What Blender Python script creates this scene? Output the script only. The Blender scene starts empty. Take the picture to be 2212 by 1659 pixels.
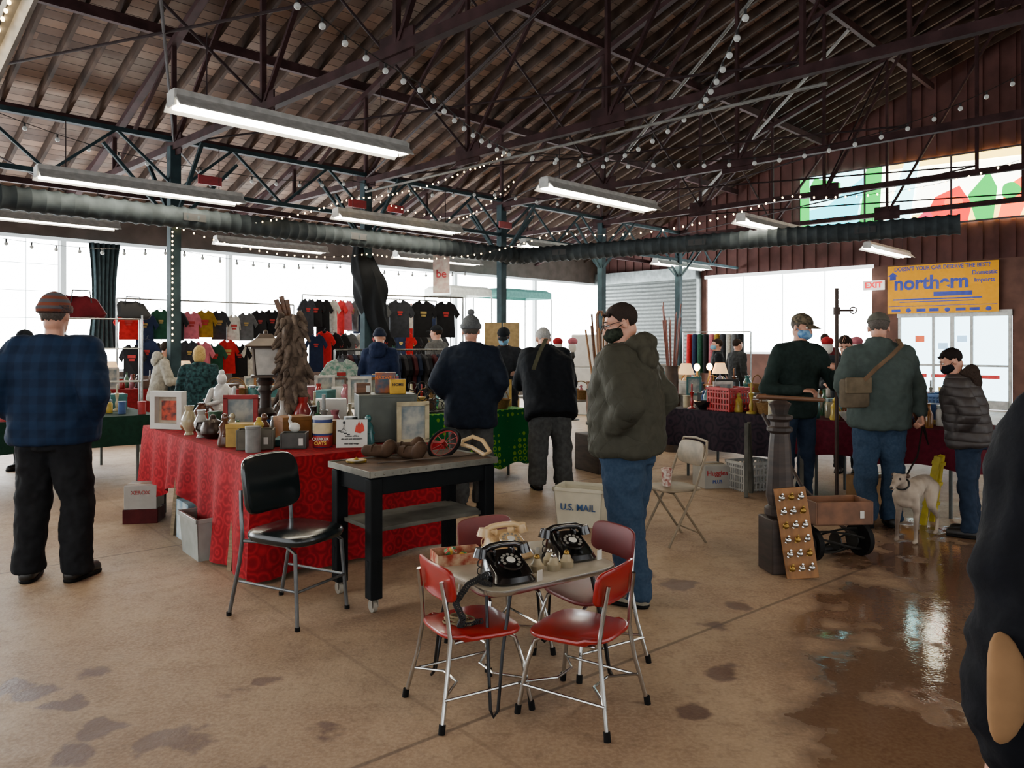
import bpy, math, random
from math import sin,cos,pi,radians as rad
from mathutils import Vector, Matrix
RN=random.Random(7)
sc=bpy.context.scene; COL=sc.collection
def V(*a): return Vector(a) if len(a)==3 else Vector((a[0],a[1],0))
def lin(h,a=1):
    h=h.lstrip('#'); o=[]
    for i in (0,2,4):
        c=int(h[i:i+2],16)/255; o.append(c/12.92 if c<=.04045 else ((c+.055)/1.055)**2.4)
    return (*o,a)
def nm(nt,op,*xs):
    n=nt.nodes.new('ShaderNodeMath'); n.operation=op
    for i,x in enumerate(xs):
        if isinstance(x,(int,float)): n.inputs[i].default_value=x
        else: nt.links.new(x,n.inputs[i])
    return n.outputs[0]
def mixc(nt,f,a,b):
    n=nt.nodes.new('ShaderNodeMix'); n.data_type='RGBA'
    for i,x in ((0,f),(6,a),(7,b)):
        if isinstance(x,(int,float,tuple)): n.inputs[i].default_value=x
        else: nt.links.new(x,n.inputs[i])
    return n.outputs[2]
def noise_(nt,vec,s,d=4,out='Fac'):
    n=nt.nodes.new('ShaderNodeTexNoise'); n.inputs['Scale'].default_value=s; n.inputs['Detail'].default_value=d
    nt.links.new(vec,n.inputs['Vector']); return n.outputs[out]
def sstep(nt,x,a,b):
    n=nt.nodes.new('ShaderNodeMapRange'); n.interpolation_type='SMOOTHSTEP'
    nt.links.new(x,n.inputs[0]); n.inputs[1].default_value=a; n.inputs[2].default_value=b; return n.outputs[0]
MC={}
def mat(n,c,r=.6,m=0,v=.2,s=12,b=0,e=0,c2=None,coat=0,pat=None,k=1,tr=0,stretch=None):
    if n in MC: return MC[n]
    mt=bpy.data.materials.new(n); mt.use_nodes=True; nt=mt.node_tree; L=nt.links
    bs=nt.nodes['Principled BSDF']; tc=nt.nodes.new('ShaderNodeTexCoord').outputs['Object']
    A=lin(c); B=lin(c2) if c2 else tuple(x*(1-v*1.6) if v<.6 else x*.1 for x in A[:3])+(1,)
    src=tc
    if stretch:
        mp=nt.nodes.new('ShaderNodeMapping'); mp.inputs['Scale'].default_value=stretch; L.new(tc,mp.inputs[0]); src=mp.outputs[0]
    nz=noise_(nt,src,s); f=sstep(nt,nz,.3,.7); h=nz
    sp=nt.nodes.new('ShaderNodeSeparateXYZ'); L.new(tc,sp.inputs[0]); X,Y,Z=sp.outputs
    if pat=='plaid':
        a=sstep(nt,nm(nt,'SINE',nm(nt,'MULTIPLY',X,k)),-.2,.2); d=sstep(nt,nm(nt,'SINE',nm(nt,'MULTIPLY',Z,k)),-.2,.2)
        f=nm(nt,'MULTIPLY_ADD',nm(nt,'ADD',a,d),.45,nm(nt,'MULTIPLY',nz,.15))
    elif pat=='quilt':
        q=nm(nt,'ADD',X,Y)
        a=nm(nt,'ABSOLUTE',nm(nt,'SINE',nm(nt,'MULTIPLY',nm(nt,'ADD',q,Z),k))); d=nm(nt,'ABSOLUTE',nm(nt,'SINE',nm(nt,'MULTIPLY',nm(nt,'SUBTRACT',q,Z),k)))
        h=nm(nt,'POWER',nm(nt,'MINIMUM',a,d),.4)
    elif pat=='puff':
        h=nm(nt,'POWER',nm(nt,'ABSOLUTE',nm(nt,'SINE',nm(nt,'MULTIPLY',Z,k))),.5)
    elif pat=='dots':
        vo=nt.nodes.new('ShaderNodeTexVoronoi'); vo.inputs['Scale'].default_value=k; vo.inputs['Randomness'].default_value=.15; L.new(tc,vo.inputs['Vector'])
        f=nm(nt,'SUBTRACT',sstep(nt,vo.outputs['Distance'],.42,.38),sstep(nt,vo.outputs['Distance'],.24,.2))
    elif pat=='floral':
        vo=nt.nodes.new('ShaderNodeTexVoronoi'); vo.inputs['Scale'].default_value=k; L.new(tc,vo.inputs['Vector'])
        ds=nm(nt,'MULTIPLY_ADD',nz,.35,vo.outputs['Distance']); f=nm(nt,'ABSOLUTE',nm(nt,'SINE',nm(nt,'MULTIPLY',ds,9))); h=f
    elif pat=='stripe':
        f=sstep(nt,nm(nt,'SINE',nm(nt,'MULTIPLY',Z,k)),-.3,.3)
    L.new(mixc(nt,f,A,B),bs.inputs['Base Color'])
    bs.inputs['Roughness'].default_value=r; bs.inputs['Metallic'].default_value=m
    if r>=.7: bs.inputs['Specular IOR Level'].default_value=.12
    if coat: bs.inputs['Coat Weight'].default_value=coat; bs.inputs['Coat Roughness'].default_value=.15
    if b:
        bp=nt.nodes.new('ShaderNodeBump'); bp.inputs['Strength'].default_value=min(1,b); bp.inputs['Distance'].default_value=.02*b; L.new(h,bp.inputs['Height']); L.new(bp.outputs[0],bs.inputs['Normal'])
    if e:
        bs.inputs['Emission Color'].default_value=A; bs.inputs['Emission Strength'].default_value=e
    MC[n]=mt; return mt

def frame(d):
    d=d.normalized(); a=d.orthogonal().normalized() if abs(d.z)<.999 else V(1,0,0); b=d.cross(a).normalized(); return a,b
class M:
    def __init__(s): s.v=[];s.f=[];s.m=[]
    def add(s,vs,fs,mi=0):
        o=len(s.v); s.v+=[Vector(p) for p in vs]; s.f+=[tuple(i+o for i in f) for f in fs]; s.m+=[mi]*len(fs); return s
    def loft(s,rs,mi=0,cap=1,closed=1):
        n=len(rs[0]); fs=[]
        for i in range(len(rs)-1):
            for j in range(n if closed else n-1):
                k=(j+1)%n; fs.append((i*n+j,i*n+k,(i+1)*n+k,(i+1)*n+j))
        if cap: fs+= [tuple(reversed(range(n))),tuple((len(rs)-1)*n+j for j in range(n))]
        return s.add([p for r in rs for p in r],fs,mi)
    def box(s,c,d,mi=0,rz=0,T=None):
        x,y,z=d[0]/2,d[1]/2,d[2]/2; c=Vector(c); R=T or Matrix.Rotation(rz,3,'Z')
        return s.add([c+R@V(a*x,b*y,e*z) for a,b,e in ((-1,-1,-1),(1,-1,-1),(1,1,-1),(-1,1,-1),(-1,-1,1),(1,-1,1),(1,1,1),(-1,1,1))],
            [(3,2,1,0),(4,5,6,7),(0,1,5,4),(1,2,6,5),(2,3,7,6),(3,0,4,7)],mi)
    def bar(s,p0,p1,w,h=None,mi=0):
        p0,p1=Vector(p0),Vector(p1); d=(p1-p0); h=h or w
        a=V(0,0,1).cross(d); a=a.normalized() if a.length>1e-4 else V(1,0,0); b=d.normalized().cross(a)
        rs=[[p+a*w/2*i+b*h/2*j for i,j in ((-1,-1),(1,-1),(1,1),(-1,1))] for p in (p0,p1)]
        return s.loft(rs,mi)
    def ring(s,c,a,b,r,n): return [c+a*cos(2*pi*i/n)*r+b*sin(2*pi*i/n)*r for i in range(n)]
    def cyl(s,p0,p1,r0,r1=None,n=14,mi=0):
        p0,p1=Vector(p0),Vector(p1); a,b=frame(p1-p0); r1=r0 if r1 is None else r1
        return s.loft([s.ring(p0,a,b,r0,n),s.ring(p1,a,b,r1,n)],mi)
    def caps(s,p0,p1,r0,r1=None,n=14,mi=0):
        p0,p1=Vector(p0),Vector(p1); d=(p1-p0); d=d.normalized() if d.length>1e-6 else V(0,0,1); a,b=frame(d); r1=r0 if r1 is None else r1
        A=[-80,-55,-28,0]; rs=[s.ring(p0+d*r0*sin(rad(t)),a,b,r0*cos(rad(t)),n) for t in A]+[s.ring(p1+d*r1*sin(rad(-t)),a,b,r1*cos(rad(t)),n) for t in reversed(A)]
        return s.loft(rs,mi)
    def ell(s,c,r,n=18,mi=0,f=None):
        c=Vector(c); rs=[]
        for i in range(11):
            t=rad(-88+17.6*i); rs.append([c+V(r[0]*cos(t)*cos(2*pi*j/n),r[1]*cos(t)*sin(2*pi*j/n),r[2]*sin(t)) for j in range(n)])
        if f: rs=[[f(p-c)+c for p in q] for q in rs]
        return s.loft(rs,mi)
    def lathe(s,pr,c=(0,0,0),n=20,mi=0):
        c=Vector(c); return s.loft([[c+V(r*cos(2*pi*i/n),r*sin(2*pi*i/n),z) for i in range(n)] for r,z in pr],mi)
    def tube(s,pts,r,n=8,mi=0,closed=0):
        pts=[Vector(p) for p in pts]; rs=[]; a=None; N=len(pts)
        for i,p in enumerate(pts):
            d=(pts[(i+1)%N if closed else min(i+1,N-1)]-pts[(i-1) if (closed or i) else 0]).normalized()
            if a is None: a=frame(d)[0]
            a=(a-d*a.dot(d)).normalized(); b=d.cross(a); rr=r[i] if isinstance(r,(list,tuple)) else r
            rs.append([p+a*cos(2*pi*j/n)*rr+b*sin(2*pi*j/n)*rr for j in range(n)])
        if closed: rs.append(rs[0])
        return s.loft(rs,mi,cap=not closed)
    def pad(s,c,a,b,h,rd=None,e=5,n=36,mi=0,f=None):
        c=Vector(c); rd=min(h/2,.02) if rd is None else rd; rs=[]
        for z,i in ((0,rd),(rd*.3,rd*.3),(rd,0),(h-rd,0),(h-rd*.3,rd*.3),(h,rd)):
            q=[]
            for j in range(n):
                t=2*pi*j/n; C,S=cos(t),sin(t)
                p=V((a-i)*math.copysign(abs(C)**(2/e),C),(b-i)*math.copysign(abs(S)**(2/e),S),z)
                q.append(c+(f(p) if f else p))
            rs.append(q)
        return s.loft(rs,mi)
    def xf(s,T,i0=0):
        for i in range(i0,len(s.v)): s.v[i]=T@s.v[i]
        return s
    def fn(s,f,i0=0):
        for i in range(i0,len(s.v)): s.v[i]=Vector(f(s.v[i]))
        return s
    def mesh(s,n):
        me=bpy.data.meshes.new(n); me.from_pydata([tuple(p) for p in s.v],[],s.f)
        me.polygons.foreach_set('material_index',s.m); me.update(); return me
KIDS={}
def reg(o,par):
    COL.objects.link(o)
    if par is not None: o.parent=par; KIDS.setdefault(par.name,[]).append(o)
def tag(o,label,cat,grp,kind):
    if label:o['label']=label
    if cat:o['category']=cat
    if grp:o['group']=grp
    if kind:o['kind']=kind
def setr(o,loc,rot):
    o.location=loc; o.rotation_euler=(0,0,rot) if isinstance(rot,(int,float)) else rot
def mk(name,m,mats,par=None,loc=(0,0,0),rot=0,label=None,cat=None,grp=None,kind=None,sm=35,bev=0,solid=0):
    me=m.mesh(name); o=bpy.data.objects.new(name,me)
    for x in (mats if isinstance(mats,(list,tuple)) else [mats]): me.materials.append(x)
    if sm: me.shade_smooth(); me.set_sharp_from_angle(angle=rad(sm))
    if solid: q=o.modifiers.new('s','SOLIDIFY'); q.thickness=solid; q.offset=0
    if bev: q=o.modifiers.new('b','BEVEL'); q.width=bev; q.segments=2; q.limit_method='ANGLE'
    reg(o,par); setr(o,loc,rot); tag(o,label,cat,grp,kind); return o
def thing(name,label,cat,loc=(0,0,0),rot=0,grp=None,scale=1):
    o=bpy.data.objects.new(name,None); o.empty_display_size=.1; reg(o,None); setr(o,loc,rot); o.scale=(scale,)*3; tag(o,label,cat,grp,None); return o
def dup(o,loc,rot=None,label=None,par=None):
    c=o.copy(); reg(c,par)
    if par is None: c.location=loc
    if rot is not None: c.rotation_euler=(0,0,rot) if isinstance(rot,(int,float)) else rot
    if label: c['label']=label
    for k in KIDS.get(o.name,[]): dup(k,None,None,None,c)
    return c
BK=[];TX=[]
def bake(name,m,vox,mt,par,smo=4,disp=0,dsc=.12,loc=(0,0,0)):
    me=m.mesh(name); o=bpy.data.objects.new(name,me); reg(o,par); o.location=loc
    q=o.modifiers.new('r','REMESH'); q.mode='VOXEL'; q.voxel_size=vox
    q=o.modifiers.new('s','SMOOTH'); q.iterations=smo; q.factor=.5
    if disp:
        t=bpy.data.textures.new('folds','CLOUDS'); t.noise_scale=dsc; t.noise_depth=2
        q=o.modifiers.new('d','DISPLACE'); q.texture=t; q.strength=disp; q.mid_level=.5; q.texture_coords='LOCAL'
    BK.append((o,mt)); return o
def text(par,s,loc,size,mt,rot=(pi/2,0,0),name='lettering',al='CENTER',sx=1,ext=.002,bold=.012):
    cu=bpy.data.curves.new(name,'FONT'); cu.body=s; cu.size=size; cu.align_x=al; cu.align_y='CENTER'; cu.extrude=ext; cu.offset=size*bold
    o=bpy.data.objects.new(name,cu); reg(o,par); o.location=loc; o.rotation_euler=rot; o.scale=(sx,1,1); TX.append((o,mt)); return o

# ------------------------------------------------------------ materials
skin=mat('skin','c08a72',.5,v=.08,s=30); skin2=mat('skin_brown','5a3a2c',.5,v=.08,s=30)
chrome=mat('chrome','c4c4c0',.18,1,v=.1); steel=mat('galvanised_steel','8d9494',.35,.9,v=.2,s=8,b=.1)
black=mat('black_plastic','0c0c0d',.18,v=.1,coat=.6); blackm=mat('black_matte','131314',.6,v=.1)
rubber=mat('black_rubber','101010',.7); redv=mat('red_seat_plastic','981412',.3,v=.1,s=5,coat=.4); dred=mat('dark_red_back','6c1c1f',.45,v=.15,s=6)
white=mat('white_paint','c6c4bd',.5,v=.08); ivory=mat('ivory_plastic','cdae80',.3,v=.06,coat=.3); paper=mat('white_card','c8c6be',.7,v=.05)
wood=mat('brown_wood','6b4428',.55,v=.3,s=4,stretch=(1,1,9),b=.1); woodd=mat('dark_aged_wood','3a2c25',.6,v=.4,s=5,b=.15,stretch=(1,1,5)); woodl=mat('light_pine','986634',.55,v=.2,s=5,stretch=(6,1,1))
brass=mat('brass','9c7a3a',.35,.9); grayw=mat('grey_weathered_wood','5f5e57',.7,v=.3,s=6,b=.2)
steelr=mat('maroon_painted_steel','3b2728',.75,v=.3,s=5); steelg=mat('teal_grey_painted_steel','2b3b40',.75,v=.25,s=6)

# ------------------------------------------------------------ people
def person(label,loc,rz,H=1.78,lean=0,yaw=0,pitch=0,aL=None,aR=None,top=None,hem=.82,fat=1.,slv=1.,pants=None,hat=None,hatm=None,hair=None,mask=None,glasses=0,hood=0,st=.1,step=0,fine=.010,sk=None,toe=0,disp=.04,shoem=None,collar=0,legw=1.,longhair=0,nx='jacket',gl=None,gr=None,belly=0,furm=None):
    sk=sk or skin; P=thing('person',label,'person',(loc[0],loc[1],0),rad(rz)); k=H/1.78; P.scale=(k,k,k)
    hair=hair or mat('dark_brown_hair','2a201a',.8,b=.3,s=90); shoem=shoem or mat('dark_shoe_leather','17130f',.5)
    pants=pants or mat('dark_trousers','202126',.8,b=.2)
    piv=V(0,0,.95); RL=Matrix.Rotation(-rad(lean),3,'X'); Lf=lambda p: piv+RL@(Vector(p)-piv)
    inv=(Matrix.Translation((loc[0],loc[1],0))@Matrix.Rotation(rad(rz),4,'Z')@Matrix.Scale(k,4)).inverted()
    def arm(sd,a):
        sh=Lf((sd*.19,0,1.43))
        if a is None or a=='hang': el=sh+V(sd*.075*slv,-.03,-.29); wr=el+V(-sd*.01,.07,-.24); n=V(-sd,0,0); cu=.45
        elif a=='pocket': el=sh+V(sd*.12,-.13,-.25); wr=Lf((sd*.2,.04,1.0)); n=V(-sd,0,0); cu=1.2
        elif a=='fwd': el=sh+V(sd*.09,.05,-.29); wr=el+V(-sd*.08,.23,.02); n=V(-sd*.3,0,-1); cu=.5
        else:
            el=inv@Vector(a[0]); wr=inv@Vector(a[1]); n=(inv.to_3x3()@Vector(a[2])).normalized() if len(a)>2 else V(-sd,0,0); cu=a[3] if len(a)>3 else .6
        return sh,el,wr,n,cu
    B=M(); J=M(); T=M()
    def rings(m,L,f):
        rs=[]
        for z,x,y,yo in L:
            q=[]
            for j in range(28):
                t=2*pi*j/28; C,S=cos(t),sin(t)
                q.append(Lf((x*f*math.copysign(abs(C)**.85,C),y*f*math.copysign(abs(S)**.85,S)+yo,z)))
            rs.append(q)
        m.loft(rs)
    rings(B,[(.86,.14,.10,0),(.95,.155,.11,0),(1.08,.14,.10,0),(1.25,.165,.11,0),(1.4,.165,.1,0),(1.46,.12,.08,0),(1.5,.06,.06,0)],1)
    B.caps(Lf((0,-.005,1.46)),Lf((0,.01,1.6)),.057,.055)
    b=belly
    rings(J,[(hem,.185,.14,0),(hem+.03,.2,.155,b*.4),(1.0,.2,.15+b*.5,b*.5),(1.15,.2,.145+b*.4,b*.5),(1.3,.213,.143,0),(1.4,.2,.125,0),(1.46,.15,.1,0),(1.51,.085,.085,.0),(1.53+collar,.078,.078,.01)],fat)
    for sd,a,cu0 in ((-1,aL,gl),(1,aR,gr)):
        sh,el,wr,n,cu=arm(sd,a); cu=cu if cu0 is None else cu0; ds=.75 if a=='pocket' else 1
        B.caps(sh,el,.05,.04); B.caps(el,wr,.04,.027)
        ss=Lf((sd*.08,0,1.45)); f=fat**.5
        J.caps(ss,sh,.07*f,.082*f*slv); J.caps(sh,el,.083*f*slv,.066*f*slv); J.caps(el,wr+(el-wr).normalized()*.02*(1 if ds==1 else -1.5),.066*f*slv,.05*slv)
        d=(wr-el).normalized(); n=(n-d*n.dot(d)).normalized(); t=n.cross(d)*(-sd)
        for o,l in ((.03,.072),(.0105,.08),(-.0095,.075),(-.029,.06)):
            A=wr+t*o*.6; C=wr+d*.088*ds+t*o; B.caps(A,C,.016,.0125,8)
            d1=d*cos(cu)+n*sin(cu); E=C+d1*l*.52; d2=d*cos(2.3*cu)+n*sin(2.3*cu)
            B.caps(C,E,.0098,.009,8); B.caps(E,E+d2*l*.48,.009,.0078,8)
        A=wr+d*.025+t*.022; C=A+(d*.6+t*.65+n*.35).normalized()*.048; B.caps(A,C,.014,.011,8); B.caps(C,C+(d*.7+t*(.2-.4*cu)+n*.7*cu).normalized()*.034,.0105,.0085,8)
    T.loft([[V(.17*fat**.6*cos(2*pi*j/24),(.125*fat**.6+b*.3)*sin(2*pi*j/24),z)*1 for j in range(24)] for z in (.82,.9,1.02)])
    for sd in (-1,1):
        hp=V(sd*.088,0,.9); kn=V(sd*(.06+st*.5),.015+sd*step*.5,.5); an=V(sd*st,-.02+sd*step,.09)
        B.caps(hp,kn,.08,.055); B.caps(kn,an,.053,.035); B.caps(an-V(0,.02,.03),an+V(0,.13,-.05),.034,.026)
        T.caps(hp,kn,.102*legw,.078*legw); T.caps(kn,an+V(0,0,.03),.078*legw,.068*legw); T.cyl(an+V(0,0,.12),an+V(0,.005,-.035),.069*legw,.074*legw,18)
        S=M(); S.caps((0,-.05,.045),(0,.15,.038),.048,.043,16); S.caps((0,-.035,.06),(0,.0,.11),.047,.045,14); S.fn(lambda p:(p.x,p.y,max(p.z,0.003)))
        S.pad((0,.05,0),.055,.145,.028,e=3,mi=1)
        mk('shoe',S,[shoem,rubber],P,(an.x,an.y+.01,0),rad(-sd*toe))
    # head
    hc=Lf((0,.02,1.625)); HR=Matrix.Translation(hc)@RL.to_4x4()@Matrix.Rotation(rad(lean*.5),4,'X')@Matrix.Rotation(rad(yaw),4,'Z')@Matrix.Rotation(-rad(pitch),4,'X')@Matrix.Translation((0,0,.035))
    i0=len(B.v)
    B.ell((0,-.012,.03),(.076,.096,.088)); B.ell((0,.022,-.03),(.062,.072,.088)); B.ell((0,.048,-.085),(.043,.043,.034)); B.ell((0,-.02,-.05),(.06,.065,.06))
    B.caps((0,.09,.012),(0,.113,-.028),.010,.015,10); B.ell((-.012,.1,-.032),(.01,.01,.008),10); B.ell((.012,.1,-.032),(.01,.01,.008),10)
    B.caps((-.036,.078,.03),(.036,.078,.03),.013,n=8); B.caps((-.02,.09,-.058),(.02,.09,-.058),.0075,n=8); B.caps((-.017,.088,-.068),(.017,.088,-.068),.008,n=8)
    for sd in (-1,1): B.ell((sd*.079,-.008,-.012),(.009,.02,.032),10)
    B.xf(HR,i0)
    bake('body',B,fine,sk,P,2)
    bake(nx,J,.013,top,P,4,disp,.13); bake('trousers',T,.013,pants,P,3,disp*.9,.1)
    if hair!='none':
        h=M()
        def hf(p):
            z=p.z; w_=.012*sin(p.x*160)+.008*sin(p.y*210)
            lim=(.038 if p.y>.05 else (-.03 if p.y>-.02 else -.075))+w_
            if longhair: lim=.03 if p.y>.05 else -.13*longhair
            return V(p.x,p.y,max(z,lim))
        h.ell((0,-.016,.030),(.082,.1,.09),34,f=hf)
        h.fn(lambda p:(p.x*(1+.05*sin(p.y*230+p.z*90)),p.y*(1+.04*sin(p.x*250)),p.z+.004*sin(p.x*300+p.y*170)))
        if longhair: h.ell((0,-.035,-.03),(.092,.08,.12*longhair),18)
        h.xf(HR); mk('hair',h,hair,P,sm=60)
        for sd in (-1,1):
            h=M(); h.tube([(sd*.012,.092,.034),(sd*.03,.091,.038),(sd*.047,.079,.032)],[.003,.0045,.002],6); h.xf(HR); mk('eyebrow',h,hair,P)
    for sd in (-1,1):
        e=M(); e.ell((sd*.031,.081,.012),(.0125,.0125,.009),12); e.ell((sd*.031,.0905,.012),(.006,.005,.006),10,mi=1); e.xf(HR)
        mk('eye',e,[mat('eye_white','d8d2ca',.2),mat('iris','2a1d15',.2)],P)
    if mask:
        q=M(); q.ell((0,.038,-.05),(.07,.078,.056),24,f=lambda p:V(p.x,max(p.y,-.02),p.z)); q.fn(lambda p:(p.x*(1-.2*max(0,(-.06-p.z)*8)),p.y+max(0,.03-abs(p.x))*.4,p.z))
        for sd in (-1,1): q.tube([(sd*.062,.06,-.03),(sd*.08,.02,-.012),(sd*.083,-.02,-.005)],.003,6)
        q.xf(HR); mk('face_mask',q,mask,P)
    if glasses:
        q=M()
        for sd in (-1,1):
            q.tube([(sd*.033+.024*cos(t*pi/8),.106,.01+.017*sin(t*pi/8)) for t in range(16)],.0022,6,closed=1); q.tube([(sd*.057,.104,.014),(sd*.08,.06,.014),(sd*.086,-.01,.008)],.0022,6)
        q.tube([(-.009,.108,.012),(.009,.108,.012)],.0022,6); q.xf(HR); mk('glasses',q,blackm,P)
    if hat=='beanie' or hat=='pom':
        q=M(); q.ell((0,-.014,.042),(.094,.112,.108),24,f=lambda p:V(p.x,p.y,max(p.z,-.02)))
        q.lathe([(.093,0),(.103,.006),(.105,.035),(.1,.05),(.09,.052)],(0,-.014*0,.012),24,mi=1); q.fn(lambda p:(p.x*.96,(p.y)*1.1-.014 if p.z<.066 else p.y,p.z))
        if hat=='pom': q.ell((0,-.014,.17),(.035,.035,.033),14,mi=1)
        q.xf(HR); mk('knit_hat',q,hatm if isinstance(hatm,list) else [hatm,hatm],P)
    if hat=='cap':
        q=M(); q.ell((0,-.01,.045),(.09,.108,.085),24,f=lambda p:V(p.x,p.y,max(p.z,-.005)))
        q.ell((0,.12,.04),(.065,.075,.008),18,f=lambda p:V(p.x,p.y,p.z-.25*p.x*p.x/.065-.15*max(0,p.y))); q.ell((0,-.01,.13),(.008,.008,.006),8); q.xf(HR); mk('cap',q,hatm,P)
    if hood:
        q=M(); pts=[]
        for i in range(9):
            t=rad(-20-140*i/8); pts.append(Lf((.13*cos(t),.12*sin(t)-.0,1.5+.03*sin(-t))))
        q.tube(pts,[.03,.05,.06,.068,.072,.068,.06,.05,.03],14); q.ell(Lf((0,-.13,1.44)),(.13,.06,.09))
        bake('hood',q,.012,furm or top,P,3,.02,.05)
    return P
fab=lambda n,c,**k: mat(n,c,k.pop('r',.85),b=k.pop('b',.25),s=k.pop('s',25),**k)
jeans=fab('blue_jeans','303f52',s=60,c2='27384c'); jeansd=fab('dark_jeans','222d3e',v=.15); grayt=fab('grey_trousers','474949')
blackc=fab('black_cloth','14171c'); navyc=fab('navy_black_wool','181f2b')
camo=mat('camouflage_mask','2e3428',.8,c2='0f120e',s=45); bluem=mat('blue_mask','2c5f96',.7,c2='7fa9c9',s=30); lbluem=mat('surgical_mask','6fa0bd',.7)
grayh=mat('grey_hair','56504b',.8,b=.3,s=90); whiteh=mat('white_hair','a9a8a4',.8,b=.3,s=90); blond=mat('blond_hair','b89a5e',.7,b=.4,s=60)
PM=person
PM("person in blue plaid flannel jacket and knit hat, back turned",(-2.96,5.0),4,1.83,fat=1.32,belly=.03,top=fab('blue_plaid_flannel','162740',pat='plaid',k=62,c2='101c30'),hem=.86,pants=fab('black_work_trousers','191a1d'),hat='beanie',hatm=[mat('patterned_knit','4a4a50',.9,c2='6b3a2c',pat='stripe',k=150,b=.3,s=60),mat('orange_grey_knit','5e4136',.9,c2='33343a',s=70,b=.3)],hair=grayh,aL='pocket',aR='pocket',st=.145,toe=14,slv=1.2,legw=1.3)
PM("person in olive quilted hooded jacket, jeans, glasses and face mask",(.70,4.62),60,1.77,lean=2,yaw=32,pitch=20,fat=1.34,belly=.03,top=fab('olive_quilted_nylon','3b3a31',pat='quilt',k=26,r=.75,b=.4,v=.08),hem=.87,pants=jeans,hair=mat('dark_short_brown_hair','2c2420',.85,b=.3,s=120,v=.1),mask=camo,glasses=1,hood=1,aL='pocket',aR='pocket',st=.11,step=.06,legw=1.38,slv=1.2,shoem=mat('pale_sneaker','8f8876',.6),furm=fab('olive_hood','403e34'),fine=.008,disp=.05)
PM("person in navy jacket and grey pompom beanie, back turned",(-.38,7.15),-4,1.76,fat=1.25,top=navyc,hem=.76,pants=grayt,hat='pom',hatm=[mat('grey_knit','5d6062',.9,c2='4a4c4e',b=.4,s=80),mat('grey_knit_pom','6d6e70',.95,b=.6,s=90)],aL='pocket',aR='pocket',legw=1.25,step=.04,hair=grayh,collar=.02)
PM("white-haired person in black coat bending over the green table",(.4,8.1),12,1.76,lean=24,pitch=15,fat=1.42,top=blackc,hem=.74,pants=grayt,hair=whiteh,aL='fwd',aR='fwd',legw=1.4,st=.14,collar=.02,slv=1.1)
PM("person in dark jacket, flat cap and face mask looking down",(-.1,10.6),176,1.75,lean=12,pitch=20,top=fab('charcoal_jacket','222428'),hat='cap',hatm=blackc,mask=lbluem,sk=skin2,aL='fwd',aR='fwd')
GP=(2.93,6.98)
PM("person in dark green sweater and blue mask holding a pole",(2.68,7.3),196,1.8,yaw=14,pitch=12,lean=5,top=fab('dark_green_sweater','202c29'),pants=jeansd,hat='cap',hatm=mat('camo_cap','6b5f4c',.8,c2='2e2c24',s=40),mask=bluem,aL=((3.02,7.22,1.13),(2.965,7.09,1.27),(-.3,-.5,0),1.05),aR=((2.36,7.2,1.1),(2.62,6.98,1.1),(.3,0,-1),.7),fine=.008,hair=grayh,glasses=0)
PM("person in slate-green jacket, jeans and cap holding a dog leash",(3.06,6.45),-14,1.775,yaw=-8,pitch=12,fat=1.25,top=fab('slate_green_canvas','3e4845',v=.1),hem=.82,pants=jeans,hat='cap',hatm=mat('grey_cap','5a5850',.9),aR=((3.4,6.5,1.16),(3.37,6.38,.93),(-1,0,0),1.0),aL='pocket',hair=grayh,collar=.04,fine=.008,legw=1.2,step=.03,disp=.05)
PM("person in short brown puffer coat with fur hood and dark jeans",(3.62,6.12),52,1.5,lean=10,pitch=25,yaw=22,fat=1.3,top=fab('dark_brown_puffer','2c2524',pat='puff',k=38,r=.6,b=.7,v=.1),hem=.84,pants=jeansd,hair=mat('dark_short_hair','1b1412',.8,b=.3,s=90),mask=blackc,hood=1,aL='pocket',aR='pocket',furm=mat('brown_fur','3a2e28',.95,b=1,s=70),slv=1.15)
PM("person in long black coat standing close beside the aisle",(1.085,1.26),4,1.7,fat=1.32,top=fab('black_wool_coat','0f1015',b=.5),hem=.45,pants=blackc,slv=1.25,disp=.07)
PM("blond person in dark floral blouse behind a table",(-3.85,9.5),15,1.5,lean=8,top=mat('dark_floral_blouse','10191c',.8,c2='2a4a4c',s=22),hair=blond,longhair=1.,nx='blouse')
PM("person in cream hooded sweatshirt beside the clothing display",(-4.85,10.6),-60,1.56,lean=10,top=fab('cream_fleece','999488'),hood=1,aL='fwd',aR='fwd',nx='sweatshirt')
PM("person in navy hooded sweatshirt, back turned, by the garment rack",(-1.9,11.1),-5,1.72,top=fab('navy_fleece','16203a'),hood=1,hair='none',hat='beanie',hatm=fab('navy_knit','141c2e'))
PM("person in grey coat browsing by the garment rack",(-1.28,13.2),60,1.82,top=fab('grey_coat','4e4e4e'),hem=.6,hat='cap',hatm=blackc)
PM("person in black coat and face mask beside the lamp table",(3.62,13.6),80,1.6,top=blackc,mask=lbluem,hem=.7)
PM("person in dark grey coat standing with a companion",(4.1,14.1),-70,1.6,top=fab('dark_grey_coat','2e3032'),hem=.7)
PM("person in charcoal jacket stooping behind the table",(3.95,9.1),150,1.66,lean=20,pitch=20,top=fab('charcoal_jacket2','24282c'),aL='fwd',aR='fwd')
PM("person in dark cap and jacket behind the green-clothed table",(-5.85,9.3),170,1.68,top=blackc,hat='cap',hatm=blackc,mask=lbluem)
PM("person in brown coat looking over the far goods",(1.9,12.3),20,1.66,top=fab('brown_coat','4a382c'),hem=.6,pitch=15,hair=grayh)
PM("person in dark red jacket near the rolling shutter",(5.9,14.6),-30,1.7,top=fab('dark_red_jacket','4e1c1e'),pitch=10)

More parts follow.
